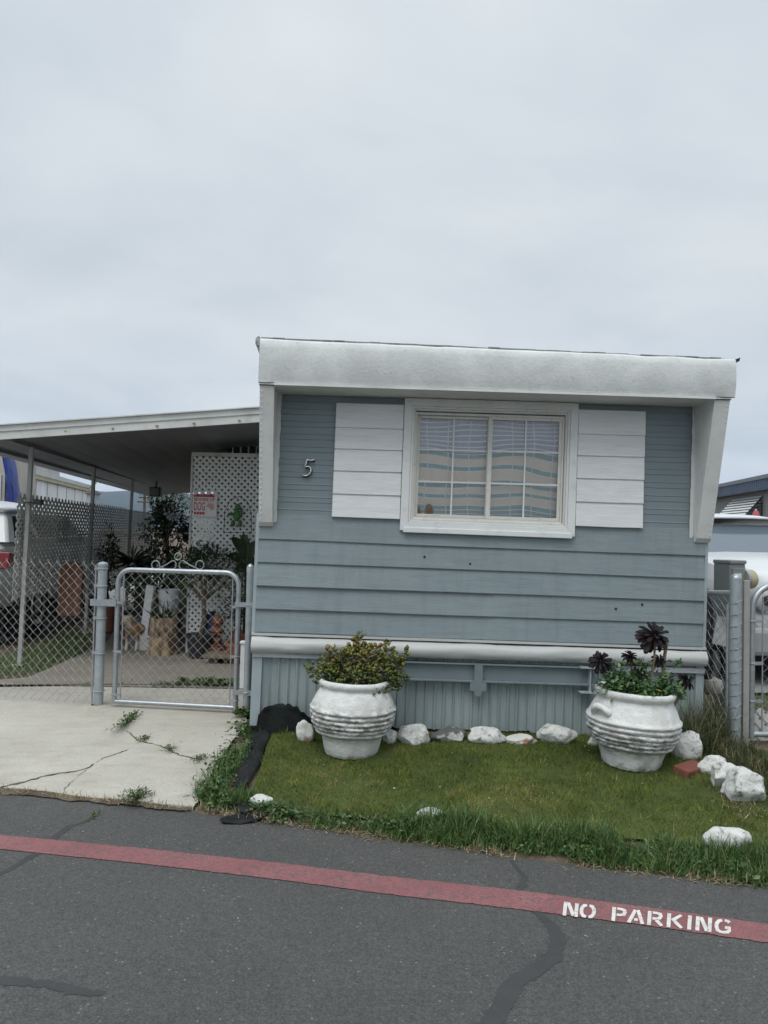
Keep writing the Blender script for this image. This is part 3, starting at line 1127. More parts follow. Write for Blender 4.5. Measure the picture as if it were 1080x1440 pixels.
# window
TRIM = pm('white window trim paint', (.72, .74, .73), .55, .05, 5, .25, 25, .003, stains=[((.40, .42, .41), 9, .56, .75, .5), ((.16, .15, .13), 40, .68, .74, .6)])
SASH = pm('cream window sash', (.66, .65, .60), .5, .06, 8, stains=[((.33, .30, .25), 14, .56, .74, .6)])
window = L(MB().box((WIN[0] + .082, .0, WIN[2] + .08), (WIN[1] - .085, .012, WIN[2] + .094)).box((WIN[0] + .082, .0, WIN[3] - .105), (WIN[1] - .085, .012, WIN[3] - .09))
           .box((WIN[0] + .082, .0, WIN[2] + .094), (WIN[0] + .096, .012, WIN[3] - .105)).box((WIN[1] - .099, .0, WIN[2] + .094), (WIN[1] - .085, .012, WIN[3] - .105)), 'window', SASH)
WM[window.name] = TM
def sub(mb, name, mat, par=window, **k):
    return mb.build(name, mat, par, world=False, **k)
# mitred casing, four boards with a stepped moulding
def casing(o, i, y0, y1):
    (a, b, c, d), (e, f, g_, h_) = o, i
    m = MB()
    for q in ([(a, c), (b, c), (f, g_), (e, g_)], [(a, d), (e, h_), (f, h_), (b, d)], [(a, c), (e, g_), (e, h_), (a, d)], [(b, c), (b, d), (f, h_), (f, g_)]):
        m.prism([(x, z) for x, z in q], 1, y0, y1)
    return m
def ins(r, k, kb=None):
    return (r[0] + k, r[1] - k, r[2] + k, r[3] - k)
sub(casing(WIN, ins(WIN, .052), -.034, .05), 'casing', TRIM, bevel=.003)
sub(casing(ins(WIN, .0525), ins(WIN, .068), -.026, .05), 'inner_moulding', TRIM, bevel=.003)
sub(casing(ins(WIN, .0685), ins(WIN, .081), -.016, .05), 'frame', SASH, bevel=.002)
sub(MB().box((WIN[0] + .02, -.046, WIN[2] - .012), (WIN[1] - .02, -.0345, WIN[2] + .022)), 'sill', TRIM, bevel=.004)
mid = fp(690, 650)[0]
GL = glassmat('window glass', (.99, .99, .99), .03)
MUNT = pm('white window grid', (.68, .69, .68), .5, .04, 8)
for k, (a, b, y) in enumerate(((WIN[0] + .097, mid + .005, .024), (mid - .022, WIN[1] - .10, .002))):
    v0, v1 = WIN[2] + .0945, WIN[3] - .1055
    sh = sub(casing((a, b, v0, v1), (a + (.02 if k == 0 else .03), b - (.03 if k == 0 else .02), v0 + .02, v1 - .02), y, y + .02), 'sash', SASH, bevel=.002)
    a2, b2 = a + (.02 if k == 0 else .03), b - (.03 if k == 0 else .02)
    WM[sh.name] = TM
    g_ = MB()
    g_.box(((a2 + b2) / 2 - .006, y + .004, v0 + .02), ((a2 + b2) / 2 + .006, y + .012, v1 - .02))
    for q in (1, 2):
        vv = v0 + .02 + (v1 - v0 - .04) * q / 3
        g_.box((a2, y + .0045, vv - .006), ((a2 + b2) / 2 - .006, y + .0115, vv + .006)).box(((a2 + b2) / 2 + .006, y + .0045, vv - .006), (b2, y + .0115, vv + .006))
    g_.build('grid', MUNT, window, world=False)
    MB().box((a2 - .003, y + .013, v0 + .017), (b2 + .003, y + .016, v1 - .017)).build('pane', GL, window, world=False)


def curtainmat():
    m, t, b = nodes('plaid curtain cloth')
    v = coords(t)
    s_ = t.nodes.new('ShaderNodeSeparateXYZ')
    t.links.new(v, s_.inputs[0])
    n_ = nz(t, coords(t, (1, 1, 1.6)), 2.0, 0, .45)
    z = math_(t, 'ADD', s_.outputs[2], math_(t, 'MULTIPLY', math_(t, 'SUBTRACT', n_, .5), .12))
    z = math_(t, 'ADD', z, math_(t, 'MULTIPLY', s_.outputs[1], .03))
    zz = math_(t, 'DIVIDE', math_(t, 'SUBTRACT', z, 1.43), .78)
    sage, beige, blue, pale = (.27, .44, .43), (.92, .80, .64), (.40, .46, .57), (.94, .94, .92)
    stops = []
    for p_, c_ in ((0, sage), (.045, sage), (.095, sage), (.14, sage), (.185, beige), (.26, sage), (.30, beige), (.345, sage), (.39, beige), (.47, sage), (.515, beige), (.59, sage), (.635, blue)):
        stops += [(p_, pale), (p_ + .007, c_)]
    c = ramp(t, zz, stops[1:], 'CONSTANT')
    ul = math_(t, 'MULTIPLY', math_(t, 'GREATER_THAN', zz, .66), math_(t, 'LESS_THAN', math_(t, 'FRACT', math_(t, 'DIVIDE', z, .0335)), .24))
    c = mixc(t, ul, c, pale)
    # upper part of the cloth is woven bluer
    x = math_(t, 'ADD', s_.outputs[0], math_(t, 'MULTIPLY', n_, .05))
    xx = math_(t, 'FRACT', math_(t, 'DIVIDE', x, .145))
    ln = math_(t, 'LESS_THAN', xx, .055)
    c = mixc(t, math_(t, 'MULTIPLY', ln, .75), c, (.85, .86, .85))
    fine = nz(t, coords(t, (1, 1, 1)), 240, 2, .5)
    c = mixc(t, 1, c, ramp(t, fine, [(.3, .85), (.7, 1.1)]), 'MULTIPLY')
    t.links.new(c, b.inputs['Base Color'])
    b.inputs['Roughness'].default_value = .95
    b.inputs['Specular IOR Level'].default_value = .1
    return m


CUR = curtainmat()
for a, b, ph in ((WIN[0] + .07, mid - .035, 0), (mid - .05, WIN[1] - .08, 4.2)):
    rows = []
    for i in range(90):
        u = a + (b - a) * i / 89
        col = []
        for j in range(26):
            v = WIN[2] + .06 + (WIN[3] - WIN[2] - .12) * j / 25
            y = .072 + .007 * math.sin(u * 31 + ph + 1.9 * math.sin(v * 3 + ph)) + .016 * mnoise.noise(Vector((u * 7, v * 3, ph)))
            y += .02 * max(0, math.sin((u - a) / (b - a) * math.pi)) * (v - 2.25)
            col.append((u, y, v))
        rows.append(col)
    MB().grid(rows).build('curtain', CUR, window, world=False, smooth=180)
# small toys on the inside sill
BEAR = pm('brown plush', (.16, .09, .045), .95, .25, 60, .5, 150, .003)
mb = MB()
for uu, rr in ((1.085, .028), (1.165, .033)):
    mb.lathe([(.001, 0), (rr * .8, .005), (rr, rr), (rr * .85, rr * 1.8), (rr * .5, rr * 2.4), (.002, rr * 2.6)], 14, (uu, .062, WIN[2] + .098))
ty = mb.build('plush_ornaments', BEAR, smooth=180)
ty.matrix_world = TM
WM[ty.name] = TM
tag(ty, 'small brown plush ornaments standing inside the lower left window pane', 'ornament')

# shutters: five lapped white boards each
for (pa, pb), nm in ((((473, 567), (467, 728)), 0), (((811, 580), (811, 744)), 1)):
    u0, u1 = (.507, WIN[0] - .004) if nm == 0 else (WIN[1] + .004, 2.617)
    vt, vb = 2.212, 1.446
    if nm:
        vt, vb = 2.218, 1.444
    cuts = [0, .222, .41, .60, .80, 1] if nm == 0 else [0, .222, .412, .606, .80, 1]
    mb = MB()
    for k in range(5):
        z1, z0 = vt - (vt - vb) * cuts[k], vt - (vt - vb) * cuts[k + 1]
        n = 14
        rows = []
        for i in range(n + 1):
            u = u0 + (u1 - u0) * i / n
            wv = .0015 * mnoise.noise(Vector((u * 4, k, nm)))
            rows.append([(u, -.009, z0 + wv + .004), (u, -.028, z0 + wv + .004), (u, -.0295, z0 + wv + .007), (u, -.021, z1 - .001), (u, -.009, z1 - .001)])
        mb.grid(rows)
        mb.add(rows[0], [(0, 1, 2, 3, 4)]).add(rows[-1], [(0, 1, 2, 3, 4)])
    mb.box((u0 + .006, -.02, vb + .01), (u1 - .006, -.006, vt - .005))
    L(mb, 'shutter', pm('white shutter paint', (.74, .76, .76), .6, .06, 4, .6, 8, .004, stretch=(1.5, 5, 14), bstretch=(2, 8, 34), stains=[((.50, .52, .52), 5, .55, .8, .5), ((.3, .3, .28), 30, .69, .76, .5)]), smooth=25)

# house number 5, bent from a flat brush-script strip
CHROME = pm('chromed plastic', (.55, .56, .57), .25, .15, 40, metal=.9)
u5, v5 = fp(432, 659, .03)
st = [(.044, .058), (.02, .052), (-.004, .054), (-.010, .028), (-.016, .008), (.002, .012), (.020, .004), (.024, -.016), (.014, -.038), (-.006, -.050), (-.030, -.046), (-.036, -.036)]
mb = MB()
P = [Vector((u5 + a, -.022, v5 + b)) for a, b in st]
sm = []
for i in range(len(P) - 1):
    p0, p1, p2, p3 = P[max(i - 1, 0)], P[i], P[i + 1], P[min(i + 2, len(P) - 1)]
    for j in range(5):
        q = j / 5
        sm.append(.5 * ((2 * p1) + (-p0 + p2) * q + (2 * p0 - 5 * p1 + 4 * p2 - p3) * q * q + (-p0 + 3 * p1 - 3 * p2 + p3) * q ** 3))
sm.append(P[-1])
mb.tube(sm, [.0045 + .003 * abs(math.sin(i * .13)) for i in range(len(sm))], 8)
L(mb, 'house_number', CHROME, smooth=60)
mb = MB().tube([p + Vector((.004, .012, -.004)) for p in sm], .0055, 6)
L(mb, 'number_backing', BLACK_PLASTIC, smooth=60)

# white rolled bumper tube across the front
TUBE = pm('dented white tin', (.49, .50, .49), .5, .05, 3, .25, 8, .006, stains=[((.45, .44, .42), 5, .52, .75, .5), ((.25, .2, .17), 26, .66, .74, .5)])
def tubepart(u0, u1, r0):
    rows = []
    n = int((u1 - u0) / .05)
    for i in range(n + 1):
        u = u0 + (u1 - u0) * i / n
        row = []
        for j in range(15):
            a = R(-100 + 205 * j / 14)
            dd = .006 * mnoise.noise(Vector((u * 3, a * 1.3, 2))) + .004 * mnoise.noise(Vector((u * 9, a * 2, 5)))
            if u < .45 and .02 < a < .9:
                dd -= .012 * math.exp(-((u - .27) / .07) ** 2)
            rr = r0 + dd
            row.append((u, -.012 - rr * math.cos(a) * .95, .585 + rr * math.sin(a)))
        rows.append(row)
    m = MB().grid(rows)
    m.add(rows[0], [tuple(range(15))]).add(rows[-1], [tuple(range(15))])
    return m
L(tubepart(.012, 1.62, .0545), 'bumper_tube', TUBE, smooth=60)
L(tubepart(1.60, Wd - .01, .052), 'bumper_tube', TUBE, smooth=60)
L(MB().box((.01, -.028, .6485), (Wd - .01, .03, .664)), 'bumper_lip', TUBE)
# skirting: corrugated sheets in three lengths, a gap at the ground
def skirt(u0, u1, v0, v1, y, seed):
    rows = []
    n = int((u1 - u0) / .0075)
    for i in range(n + 1):
        u = u0 + (u1 - u0) * i / n
        ph = (u / .062) % 1
        yy = y - .014 * (1 if ph < .18 else (0 if ph > .36 else 1 - (ph - .18) / .18)) + .004 * mnoise.noise(Vector((u * 2.5, seed, 0)))
        vb = v0 + .007 * mnoise.noise(Vector((u * 5, seed, 7)))
        rows.append([(u, yy + .01 * mnoise.noise(Vector((u * 2, 3, seed))), vb), (u, yy, (v0 + v1) / 2), (u, yy, v1)])
    return MB().grid(rows)
for k, (u0, u1, y) in enumerate(((.085, .985, .02), (.980, 1.905, .026), (1.90, Wd - .06, .02))):
    L(skirt(u0, u1, .062 - .008 * k, .53, y, k), 'skirting', BLUE_SKIRT, smooth=40)
L(MB().box((.02, -.005, .05), (.084, .05, .53)), 'skirting_post', CORN)
L(MB().box((Wd - .066, -.005, .05), (Wd - .012, .05, .53)), 'skirting_post', CORN)
for a in ((.02, 1.0, .505, .53), (2.46, Wd - .012, .488, .522)):
    L(MB().box((a[0], -.02, a[2]), (a[1], .045, a[3])), 'skirting_rail', pm('pale skirting rail', (.40, .44, .45), .5, .12, 8, stains=[((.2, .2, .19), 9, .55, .75, .5)]))
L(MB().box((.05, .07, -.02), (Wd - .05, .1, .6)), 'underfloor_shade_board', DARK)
# steel drawbar crossing the front below the bumper
ub0, vb0 = fp(565, 955, .04)
ub1, vb1 = fp(836, 960, .04)
yB = -.045
mb = MB().box((ub0, yB, .385), (ub1, .015, .398)).box((ub0, yB + .03, .398), (ub1, yB + .036, .50)).box((ub0, yB, .50), (ub1, .015, .51))
L(mb, 'cross_member', BLUE_STEEL, bevel=.002)
uc = fp(673, 950, .05)[0]
L(MB().box((uc - .055, yB - .006, .33), (uc + .055, yB - .0005, .385)).box((uc - .028, yB - .004, .385), (uc + .028, yB + .029, .50)).prism([(uc - .03, .33), (uc + .03, .33), (uc + .018, .295), (uc - .018, .295)], 1, yB - .005, yB + .02), 'hitch_bracket', BLUE_STEEL)
uc = fp(827, 944, .05)[0]
L(MB().box((uc - .055, yB - .03, .34), (uc + .055, .015, .348)).box((uc - .055, yB - .03, .505), (uc + .055, .015, .513)).box((uc + .012, yB - .012, .348), (uc + .020, .012, .505)), 'beam_end', pm('pale painted steel', (.36, .41, .42), .5, .15, 8, stains=[((.12, .12, .12), 9, .55, .72, .6)]))

# the upper half of the front has sagged: it climbs slightly to the right against the planks
for o in list(COL.objects):
    if o.type == 'MESH' and (o.parent is home or (o.parent and o.parent.parent is home) or o.name.startswith('plush')):
        for v in o.data.vertices:
            u, z = v.co.x, v.co.z
            if z > 1.33:
                k = min((z - 1.33) / .5, 1) * (.0155 if z < 2.3 else max(.0155 - (z - 2.3) / .27 * .0105, .005))
                v.co.z += k * (u - .1)

# ------------------------------------------------------------------ carport
carport = thing('carport', 'long metal carport roof on thin posts along the blue grey home', 'carport', (-2.3, 7.2, .16))
CDIR = Vector((-.12, 1, 0)).normalized()
PB = [Vector((-3.465 - .12 * 2.261 * k, 7.215 + 2.261 * k, .16)) for k in range(4)]
PAN = pm('grey carport roof pans', (.15, .155, .16), .6, .08, 3)
FASC = pm('pale carport fascia', (.62, .63, .61), .55, .08, 5, stains=[((.33, .33, .30), 6, .5, .75, .5)])
POSTM = pm('chalky grey post paint', (.36, .37, .355), .6, .1, 8, stains=[((.18, .17, .15), 16, .56, .72, .6)])
BEAMM = pm('dark grey carport beam', (.17, .175, .18), .6, .12, 8)
for k, p in enumerate(PB):
    mb = MB().bar(p, p + Vector((.04, 0, 2.10)), .040, .040, up=(0, 1, 0))
    po = mb.build('post', POSTM, carport, bevel=.004)
    MB().box((p.x - .05, p.y - .05, .161), (p.x + .05, p.y + .05, .169)).build('foot_plate', POSTM, po)
FY = 6.72
tl, tr = at(-300, 619, FY - .10), at(366, 573.4, FY)
bl_, br_ = at(-300, 638, FY - .10), at(366, 593, FY)
BACK = 9.3
back = CDIR * BACK
# beam on the posts and the lower outer gutter beside it
s0 = PB[0] - CDIR * .5
s1 = PB[3] + CDIR * 2.2
MB().bar(s0 + Vector((.0, 0, 2.155)), s1 + Vector((0, 0, 2.155)), .05, .115).build('beam', BEAMM, carport, bevel=.004)
MB().bar(s0 + Vector((-.36, 0, 2.115)), s1 + Vector((-.36, 0, 2.115)), .03, .10).bar(s0 + Vector((-.41, 0, 2.07)), s1 + Vector((-.41, 0, 2.07)), .10, .012).build('gutter', BEAMM, carport)
# slotted closure between roof pans and gutter
mb = MB()
nS = 90
for i in range(nS):
    a = s0.lerp(s1, (i + .15) / nS) + Vector((-.20, 0, 2.19))
    b = s0.lerp(s1, (i + .62) / nS) + Vector((-.20, 0, 2.19))
    mb.bar(a, b, .012, .05)
mb.bar(s0 + Vector((-.20, 0, 2.222)), s1 + Vector((-.20, 0, 2.222)), .016, .014)
mb.build('slotted_closure', PAN, carport)
# roof: pans with shallow ribs, sloping down to the left
xl0, xr0 = -3.98, -.93
rows = []
def roofz(x):
    # straight slope through the two ends of the front fascia
    return bl_.z + (br_.z - bl_.z) * (x - bl_.x) / (br_.x - bl_.x)
npan = 11
for j in range(24):
    s = j / 23
    row = []
    for i in range(npan * 4 + 1):
        x = xl0 + (xr0 - xl0) * i / (npan * 4)
        rib = .0 if i % 4 else .004
        z = roofz(x) + .028 + rib - .05 * s
        row.append((x - .12 * BACK * s, FY + .012 + BACK * s, z))
    rows.append(row)
MB().grid(rows).build('roof_pans', PAN, carport, solid=.006)
tl2, bl2 = tr + (tl - tr) * ((tr.x - xl0 + .03) / (tr.x - tl.x)), br_ + (bl_ - br_) * ((tr.x - xl0 + .03) / (tr.x - tl.x))
mb = MB()
for (f0, f1, dy) in ((0, .42, .0), (.42, 1.0, .012)):
    a, b = tl2.lerp(bl2, f0), tr.lerp(br_, f0)
    c, d = tr.lerp(br_, f1), tl2.lerp(bl2, f1)
    off = Vector((0, dy, 0))
    th = Vector((0, .03, 0))
    q = [a + off, b + off, c + off, d + off]
    mb.add(q + [p + th for p in q], [(0, 1, 2, 3), (7, 6, 5, 4), (0, 4, 5, 1), (3, 2, 6, 7), (0, 3, 7, 4), (1, 5, 6, 2)])
mb.bar(tl2 + Vector((0, .0, .006)), tr + Vector((0, .0, .006)), .045, .010)
fas = mb.build('fascia', FASC, carport)
for pxx in (40, 92, 158, 220, 272, 336):
    p = at(pxx, 612 - pxx * .0635, FY - .03)
    m = Matrix.Translation(p) @ Matrix.Rotation(R(90), 4, 'X')
    MB().lathe([(.010, -.03), (.012, 0), (.006, .006)], 10, M=m, cap1=True).build('bolt', pm('yellowed bolt cap', (.42, .38, .22), .6, .2, 30), fas, smooth=40)
lamp = thing('floodlight', 'small dark floodlight hanging under the carport eave', 'light', at(219, 691, 12.5))
p = at(219, 691, 12.5)
MB().box((p.x - .09, p.y - .06, p.z - .09), (p.x + .09, p.y + .06, p.z + .07)).build('lamp_housing', BLACK_PLASTIC, lamp, bevel=.015)
MB().tube([p + Vector((0, 0, .07)), p + Vector((.03, 0, .25))], .015, 6).build('bracket', BLACK_PLASTIC, lamp)
MB().box((p.x - .07, p.y - .07, p.z - .07), (p.x + .07, p.y - .0605, p.z + .05)).build('lens', pm('dull lamp lens', (.08, .085, .09), .3), lamp)


# ------------------------------------------------------------------ lattice
def lattice(O, U, V, w_, h_, pitch, sw, th=.006, clip=None):
    """two layers of diagonal strips over the rectangle O, O+U*w, O+V*h"""
    mb = MB()
    Nn = U.cross(V).normalized()
    for layer, sg in ((0, 1), (1, -1)):
        k0 = -int(h_ / pitch) - 2
        k1 = int((w_ + h_) / pitch) + 2
        for k in range(k0, k1):
            # line u = c + sg*v
            c = k * pitch if sg == 1 else k * pitch
            lo, hi = 0., h_
            if sg == 1:
                lo, hi = max(lo, -c), min(hi, w_ - c)
            else:
                lo, hi = max(lo, c - w_), min(hi, c)
            if hi - lo < .02:
                continue
            a = O + U * (c + sg * lo) + V * lo
            b = O + U * (c + sg * hi) + V * hi
            off = Nn * (th * (layer - .5) * 1.05)
            mb.bar(a + off, b + off, sw, th, up=Nn)
    return mb


LATW = pm('weathered white lattice', (.60, .61, .59), .7, .1, 4, stains=[((.26, .26, .235), 3, .45, .7, .6)])
Z = Vector((0, 0, 1))
fence = thing('lattice_fence', 'weathered privacy lattice fence standing between the carport posts', 'fence', PB[0])
for k in range(3):
    a, b = PB[k], PB[k + 1]
    side = Vector((-.055, 0, 0))
    a2 = a + side + CDIR * (-.12 if k == 0 else .0)
    wl = (b - a).length + (.12 if k == 0 else 0)
    hh = (1.02, 1.22, 1.2)[k]
    z0 = (.62, .42, .42)[k]
    lattice(a2 + Z * z0, CDIR * 1.5, Z + Vector((.02, 0, 0)), wl / 1.5, hh, .080, .033, .003).build('panel', LATW, fence)
    bar_ = MB()
    bar_.bar(a + side + Vector((-.012, 0, z0 + .02)), b + side + Vector((-.012, 0, z0 + .02)), .02, .03)
    bar_.bar(a + side + Vector((-.014, 0, z0 + hh * .68)), b + side + Vector((-.014, 0, z0 + hh * .68)), .02, .03)
    if k == 0:
        bar_ = MB().bar(a + side + Vector((-.014, 0, z0 + hh * .55)), b + side + Vector((-.014, 0, z0 + hh * .55)), .02, .035)
    bar_.build('rail', LATW, fence)
# clamp box on the first post
p = at(52, 706, 7.17)
o = MB().box((p.x - .03, p.y - .03, p.z - .022), (p.x + .05, p.y + .03, p.z + .025)).box((p.x - .10, p.y - .05, p.z - .012), (p.x - .0305, p.y + .05, p.z - .002)).build('junction_box', BLACK_PLASTIC, loc=p, bevel=.005)
tag(o, 'small black box strapped to the first carport post', 'junction box')
# brown bark slab leaning on the fence
BROWN = pm('rust brown slab', (.16, .075, .045), .85, .3, 6, .6, 25, .01, stains=[((.06, .03, .02), 8, .5, .7, .7)], stretch=(1, 1, .5))
c = at(99, 866, 7.75)
tz = at(99, 790, 7.75).z
poly = [(-.12, 0), (.11, .0), (.115, .3), (.125, tz - c.z - .12), (.09, tz - c.z - .03), (.03, tz - c.z), (-.06, tz - c.z - .01), (-.11, tz - c.z - .06), (-.125, .3)]
mb = MB().prism([(c.x + a, c.z + b) for a, b in poly], 1, c.y - .04, c.y + .04)
o = mb.build('bark_slab', BROWN, loc=c, bevel=.012)
tag(o, 'rusty brown round topped slab hung on the lattice fence', 'slab')

# lattice screen facing the road
scr = thing('lattice_screen', 'tall white lattice screen facing the gate under the carport', 'screen', (-1.6, 8.05, .18))
zt = at(266, 636, 8.05).z
xl_ = at(268, 800, 8.05).x
lattice(Vector((xl_, 8.05, .18)), Vector((1, .0, 0)), Z, 1.12, zt - .22, .070, .027).build('panel', pm('white lattice', (.74, .75, .73), .7, .08, 3, stains=[((.36, .36, .33), 2.5, .5, .75, .5)]), scr)
MB().box((xl_ - .02, 8.03, zt - .04), (xl_ + 1.12, 8.07, zt)).build('top_rail', LATW, scr)
MB().box((xl_ - .025, 8.035, .18), (xl_ - .004, 8.065, zt - .0405)).build('stile', LATW, scr)
# enclosed storage behind the screen
shed = thing('storage_shed', 'dark grey storage enclosure behind the lattice screen with a small window', 'shed', (-1.5, 9.2, .18))
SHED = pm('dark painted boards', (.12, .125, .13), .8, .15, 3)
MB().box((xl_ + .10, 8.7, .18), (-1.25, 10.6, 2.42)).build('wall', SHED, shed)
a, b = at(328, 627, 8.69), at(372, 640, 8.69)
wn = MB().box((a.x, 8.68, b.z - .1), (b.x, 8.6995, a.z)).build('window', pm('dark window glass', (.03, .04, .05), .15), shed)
mb = MB()
for i in range(5):
    x = a.x + (b.x - a.x) * i / 4
    mb.box((x - .008, 8.667, b.z - .1), (x + .008, 8.6795, a.z))
mb.box((a.x, 8.66, a.z), (b.x, 8.6665, a.z + .02))
mb.build('bars', LATW, wn)

# dog warning sign
SIGNW = pm('white tin sign', (.66, .64, .63), .5, .06, 10)
SIGNR = pm('red sign print', (.42, .03, .045), .5, .1, 20)
PINK = pm('pink sign print', (.52, .28, .28), .5, .1, 20)
s0_, s1_ = at(272, 695.5, 8.0), at(304.5, 727, 8.0)
sw_, sh_ = s1_.x - s0_.x, s0_.z - s1_.z
sign = thing('warning_sign', 'white and red BEWARE OF DOG sign hung on the lattice screen', 'sign', (s0_.x, 8.0, s1_.z))
MB().box((s0_.x, 8.0, s1_.z), (s1_.x, 8.006, s0_.z)).build('plate', SIGNW, sign, bevel=.002)
def SX(f): return s0_.x + sw_ * f
def SZ(f): return s1_.z + sh_ * f
MB().box((SX(.02), 7.9945, SZ(.90)), (SX(.90), 7.9985, SZ(.985))).build('header_band', SIGNR, sign)
cr = [(SX(.02), SZ(.987))]
for x in (.12, .39, .66):
    cr += [(SX(x), SZ(.998)), (SX(x + .05), SZ(1.03)), (SX(x + .1), SZ(1.06)), (SX(x + .16), SZ(.998))]
mb = MB().prism(cr + [(SX(.90), SZ(.987))], 1, 7.995, 7.998)
mb.build('header_crest', SIGNR, sign)


def text(body, x0, z0, x1, z1, y, name, mat, parent, face=0):
    cu = bpy.data.curves.new(name, 'FONT')
    cu.body = body
    cu.extrude = 0
    cu.offset = .012
    ob = bpy.data.objects.new('tmp', cu)
    COL.objects.link(ob)
    bpy.context.view_layer.update()
    me = ob.to_mesh()
    vs = [v.co.copy() for v in me.vertices]
    fs = [tuple(p.vertices) for p in me.polygons]
    ob.to_mesh_clear()
    bpy.data.objects.remove(ob)
    ax, bx = min(v.x for v in vs), max(v.x for v in vs)
    az, bz = min(v.y for v in vs), max(v.y for v in vs)
    m = MB().add([(x0 + (v.x - ax) / (bx - ax) * (x1 - x0), y, z0 + (v.y - az) / (bz - az) * (z1 - z0)) for v in vs], fs)
    return m.build(name, mat, parent, fix=False)


text('BEWARE OF', SX(.04), SZ(.715), SX(.90), SZ(.86), 7.9975, 'lettering', SIGNR, sign)
text('DOG', SX(.04), SZ(.28), SX(.50), SZ(.66), 7.9975, 'lettering', SIGNR, sign)
mb = MB()
for i in range(4):
    mb.box((SX(.05 + i * .115), 7.9955, SZ(.10)), (SX(.14 + i * .115), 7.9985, SZ(.22)))
mb.build('small_print', SIGNR, sign)
# pale pink dog head print
mb = MB().add([(SX(a), 7.9975, SZ(b)) for a, b in ((.55, .50), (.62, .56), (.68, .63), (.76, .62), (.86, .56), (.88, .42), (.82, .30), (.74, .34), (.66, .44), (.58, .45))], [tuple(range(10))])
mb.build('dog_print', PINK, sign)

# green frog ornament on a thin wire frame
FROG = pm('faded green ornament', (.045, .13, .035), .6, .2, 20)
c = at(333, 725, 7.97)
fr = thing('frog_ornament', 'green frog shaped garden ornament hanging on the lattice screen', 'ornament', c)
k = 8 / F
def E(mb, x, y, rx, rz, ry=.02):
    m = Matrix.Translation((c.x + x * k, c.y, c.z - y * k)) @ Matrix.Diagonal((rx * k, ry, rz * k, 1))
    return mb.lathe([(.05, -1), (.5, -.87), (.87, -.5), (1, 0), (.87, .5), (.5, .87), (.05, 1)], 14, M=m, cap1=True)
mb = MB()
E(mb, 0, 0, 5.5, 8); E(mb, 1, -12, 4, 4.5)
E(mb, -8, -2, 5, 2.2); E(mb, 6, -6, 2.4, 6); E(mb, -5, 11, 3, 5); E(mb, 5, 11, 3, 5)
mb.build('body', FROG, fr, smooth=180)
mb = MB()
E(mb, -1.5, -16, 1.5, 1.5); E(mb, 3, -16, 1.5, 1.5)
mb.build('eye', pm('pale eye paint', (.2, .25, .1), .5), fr, smooth=180)
mb = MB()
pts = [(c.x + (q[0]) * k, c.y + .01, c.z - q[1] * k) for q in ((-18, 24), (-17, -6), (-10, -22), (2, -27), (14, -20), (20, -4), (21, 24))]
mb.tube(pts, .003, 5).tube([pts[0], pts[-1]], .003, 5)
mb.build('wire_frame', BLACK_PLASTIC, fr)


# ------------------------------------------------------------------ chain link
def chain(O, U, V, w_, h_, d=.0715, r=.0017, sag=0., barbs=True, seed=0):
    """woven diamonds: every wire is a zigzag running up the mesh"""
    mb = MB()
    Nn = U.cross(V).normalized()
    hd = d / 2
    cols = int(w_ / hd)
    rows_ = int(h_ / hd)
    for i in range(cols):
        pts = []
        sgn = 1 if i % 2 else -1
        for j in range(rows_ + 1):
            odd = (j + i) % 2
            u = (i + .5) * hd + (hd / 2 if odd else -hd / 2)
            bend = .006 * mnoise.noise(Vector((i * .35, j * .3, seed))) + sag * mnoise.noise(Vector((i * .11, j * .1, seed + 4)))
            side = .0035 * (1 if (j % 2) else -1) * (1 if i % 2 else 1)
            pts.append(O + U * (u + .3 * bend) + V * (j * hd + .002) + Nn * (side + bend))
        if barbs:
            pts = [pts[0] + (V * -.012 + U * .006)] + pts + [pts[-1] + V * .016 + U * .008 * sgn]
        mb.tube(pts, r, 5)
    return mb


def pipe(name, p, h_, r, par, capn=True):
    mb = MB().tube([p, p + Z * h_], r, 16)
    o = mb.build(name, GALVD, par, smooth=40)
    return o


FL = Vector((-2.095, 5.60, .16))           # hinge post
FR = Vector((-.965, 5.455, .16))           # latch post
FU = (FR - FL).normalized()
topz = at(139, 796, 5.60).z
cf = thing('chain_link_fence', 'galvanised chain link fence section left of the gate', 'fence', FL)
pipe('post', FL, topz - .16, .034, cf)
MB().lathe([(.0375, 0), (.0385, .012), (.0375, .02), (.02, .03), (.003, .034)], 16, (FL.x, FL.y, topz), cap1=True).build('post_cap', GALVD, cf, smooth=50)
W0 = Vector((-2.155, 5.625, .16))
WU_ = (Vector((-2.95, 5.76, .16)) - W0).normalized()
ch = at(0, 786, 5.76).z - .2
chain(W0 + Z * .03, WU_, Z, 4.2, ch, sag=.018, seed=1).build('chain_mesh', WIRE, cf)
MB().tube([W0 + Z * .03, W0 + Z * (ch + .02)], .007, 8).build('tension_bar', GALV, cf)
for zz in (.12, .40, .66, .90, 1.03):
    MB().tube([FL + Vector((.037 * math.cos(a), .037 * math.sin(a), zz)) for a in [2 * math.pi * i / 14 for i in range(14)]], .006, 6, closed=True).bar(FL + Vector((-.034, .012, zz)), W0 + Vector((-.01, 0, zz)), .005, .024).build('clamp_band', GALV, cf)
p = W0 + WU_ * 4.2
pipe('post', Vector((p.x, p.y, .16)), topz - .16, .03, cf)
# base: concrete foot with rust
o = MB().lathe([(.13, -.02), (.11, .000), (.04, .004)], 20, (FL.x - .01, FL.y - .01, .176)).build('post_footing', pm('rust stained concrete', (.40, .37, .31), .9, .15, 10, stains=[((.30, .20, .12), 9, .52, .72, .6)]), loc=(FL.x, FL.y, .18), smooth=60)
tag(o, 'rust stained concrete foot under the thick gate hinge post', 'footing')

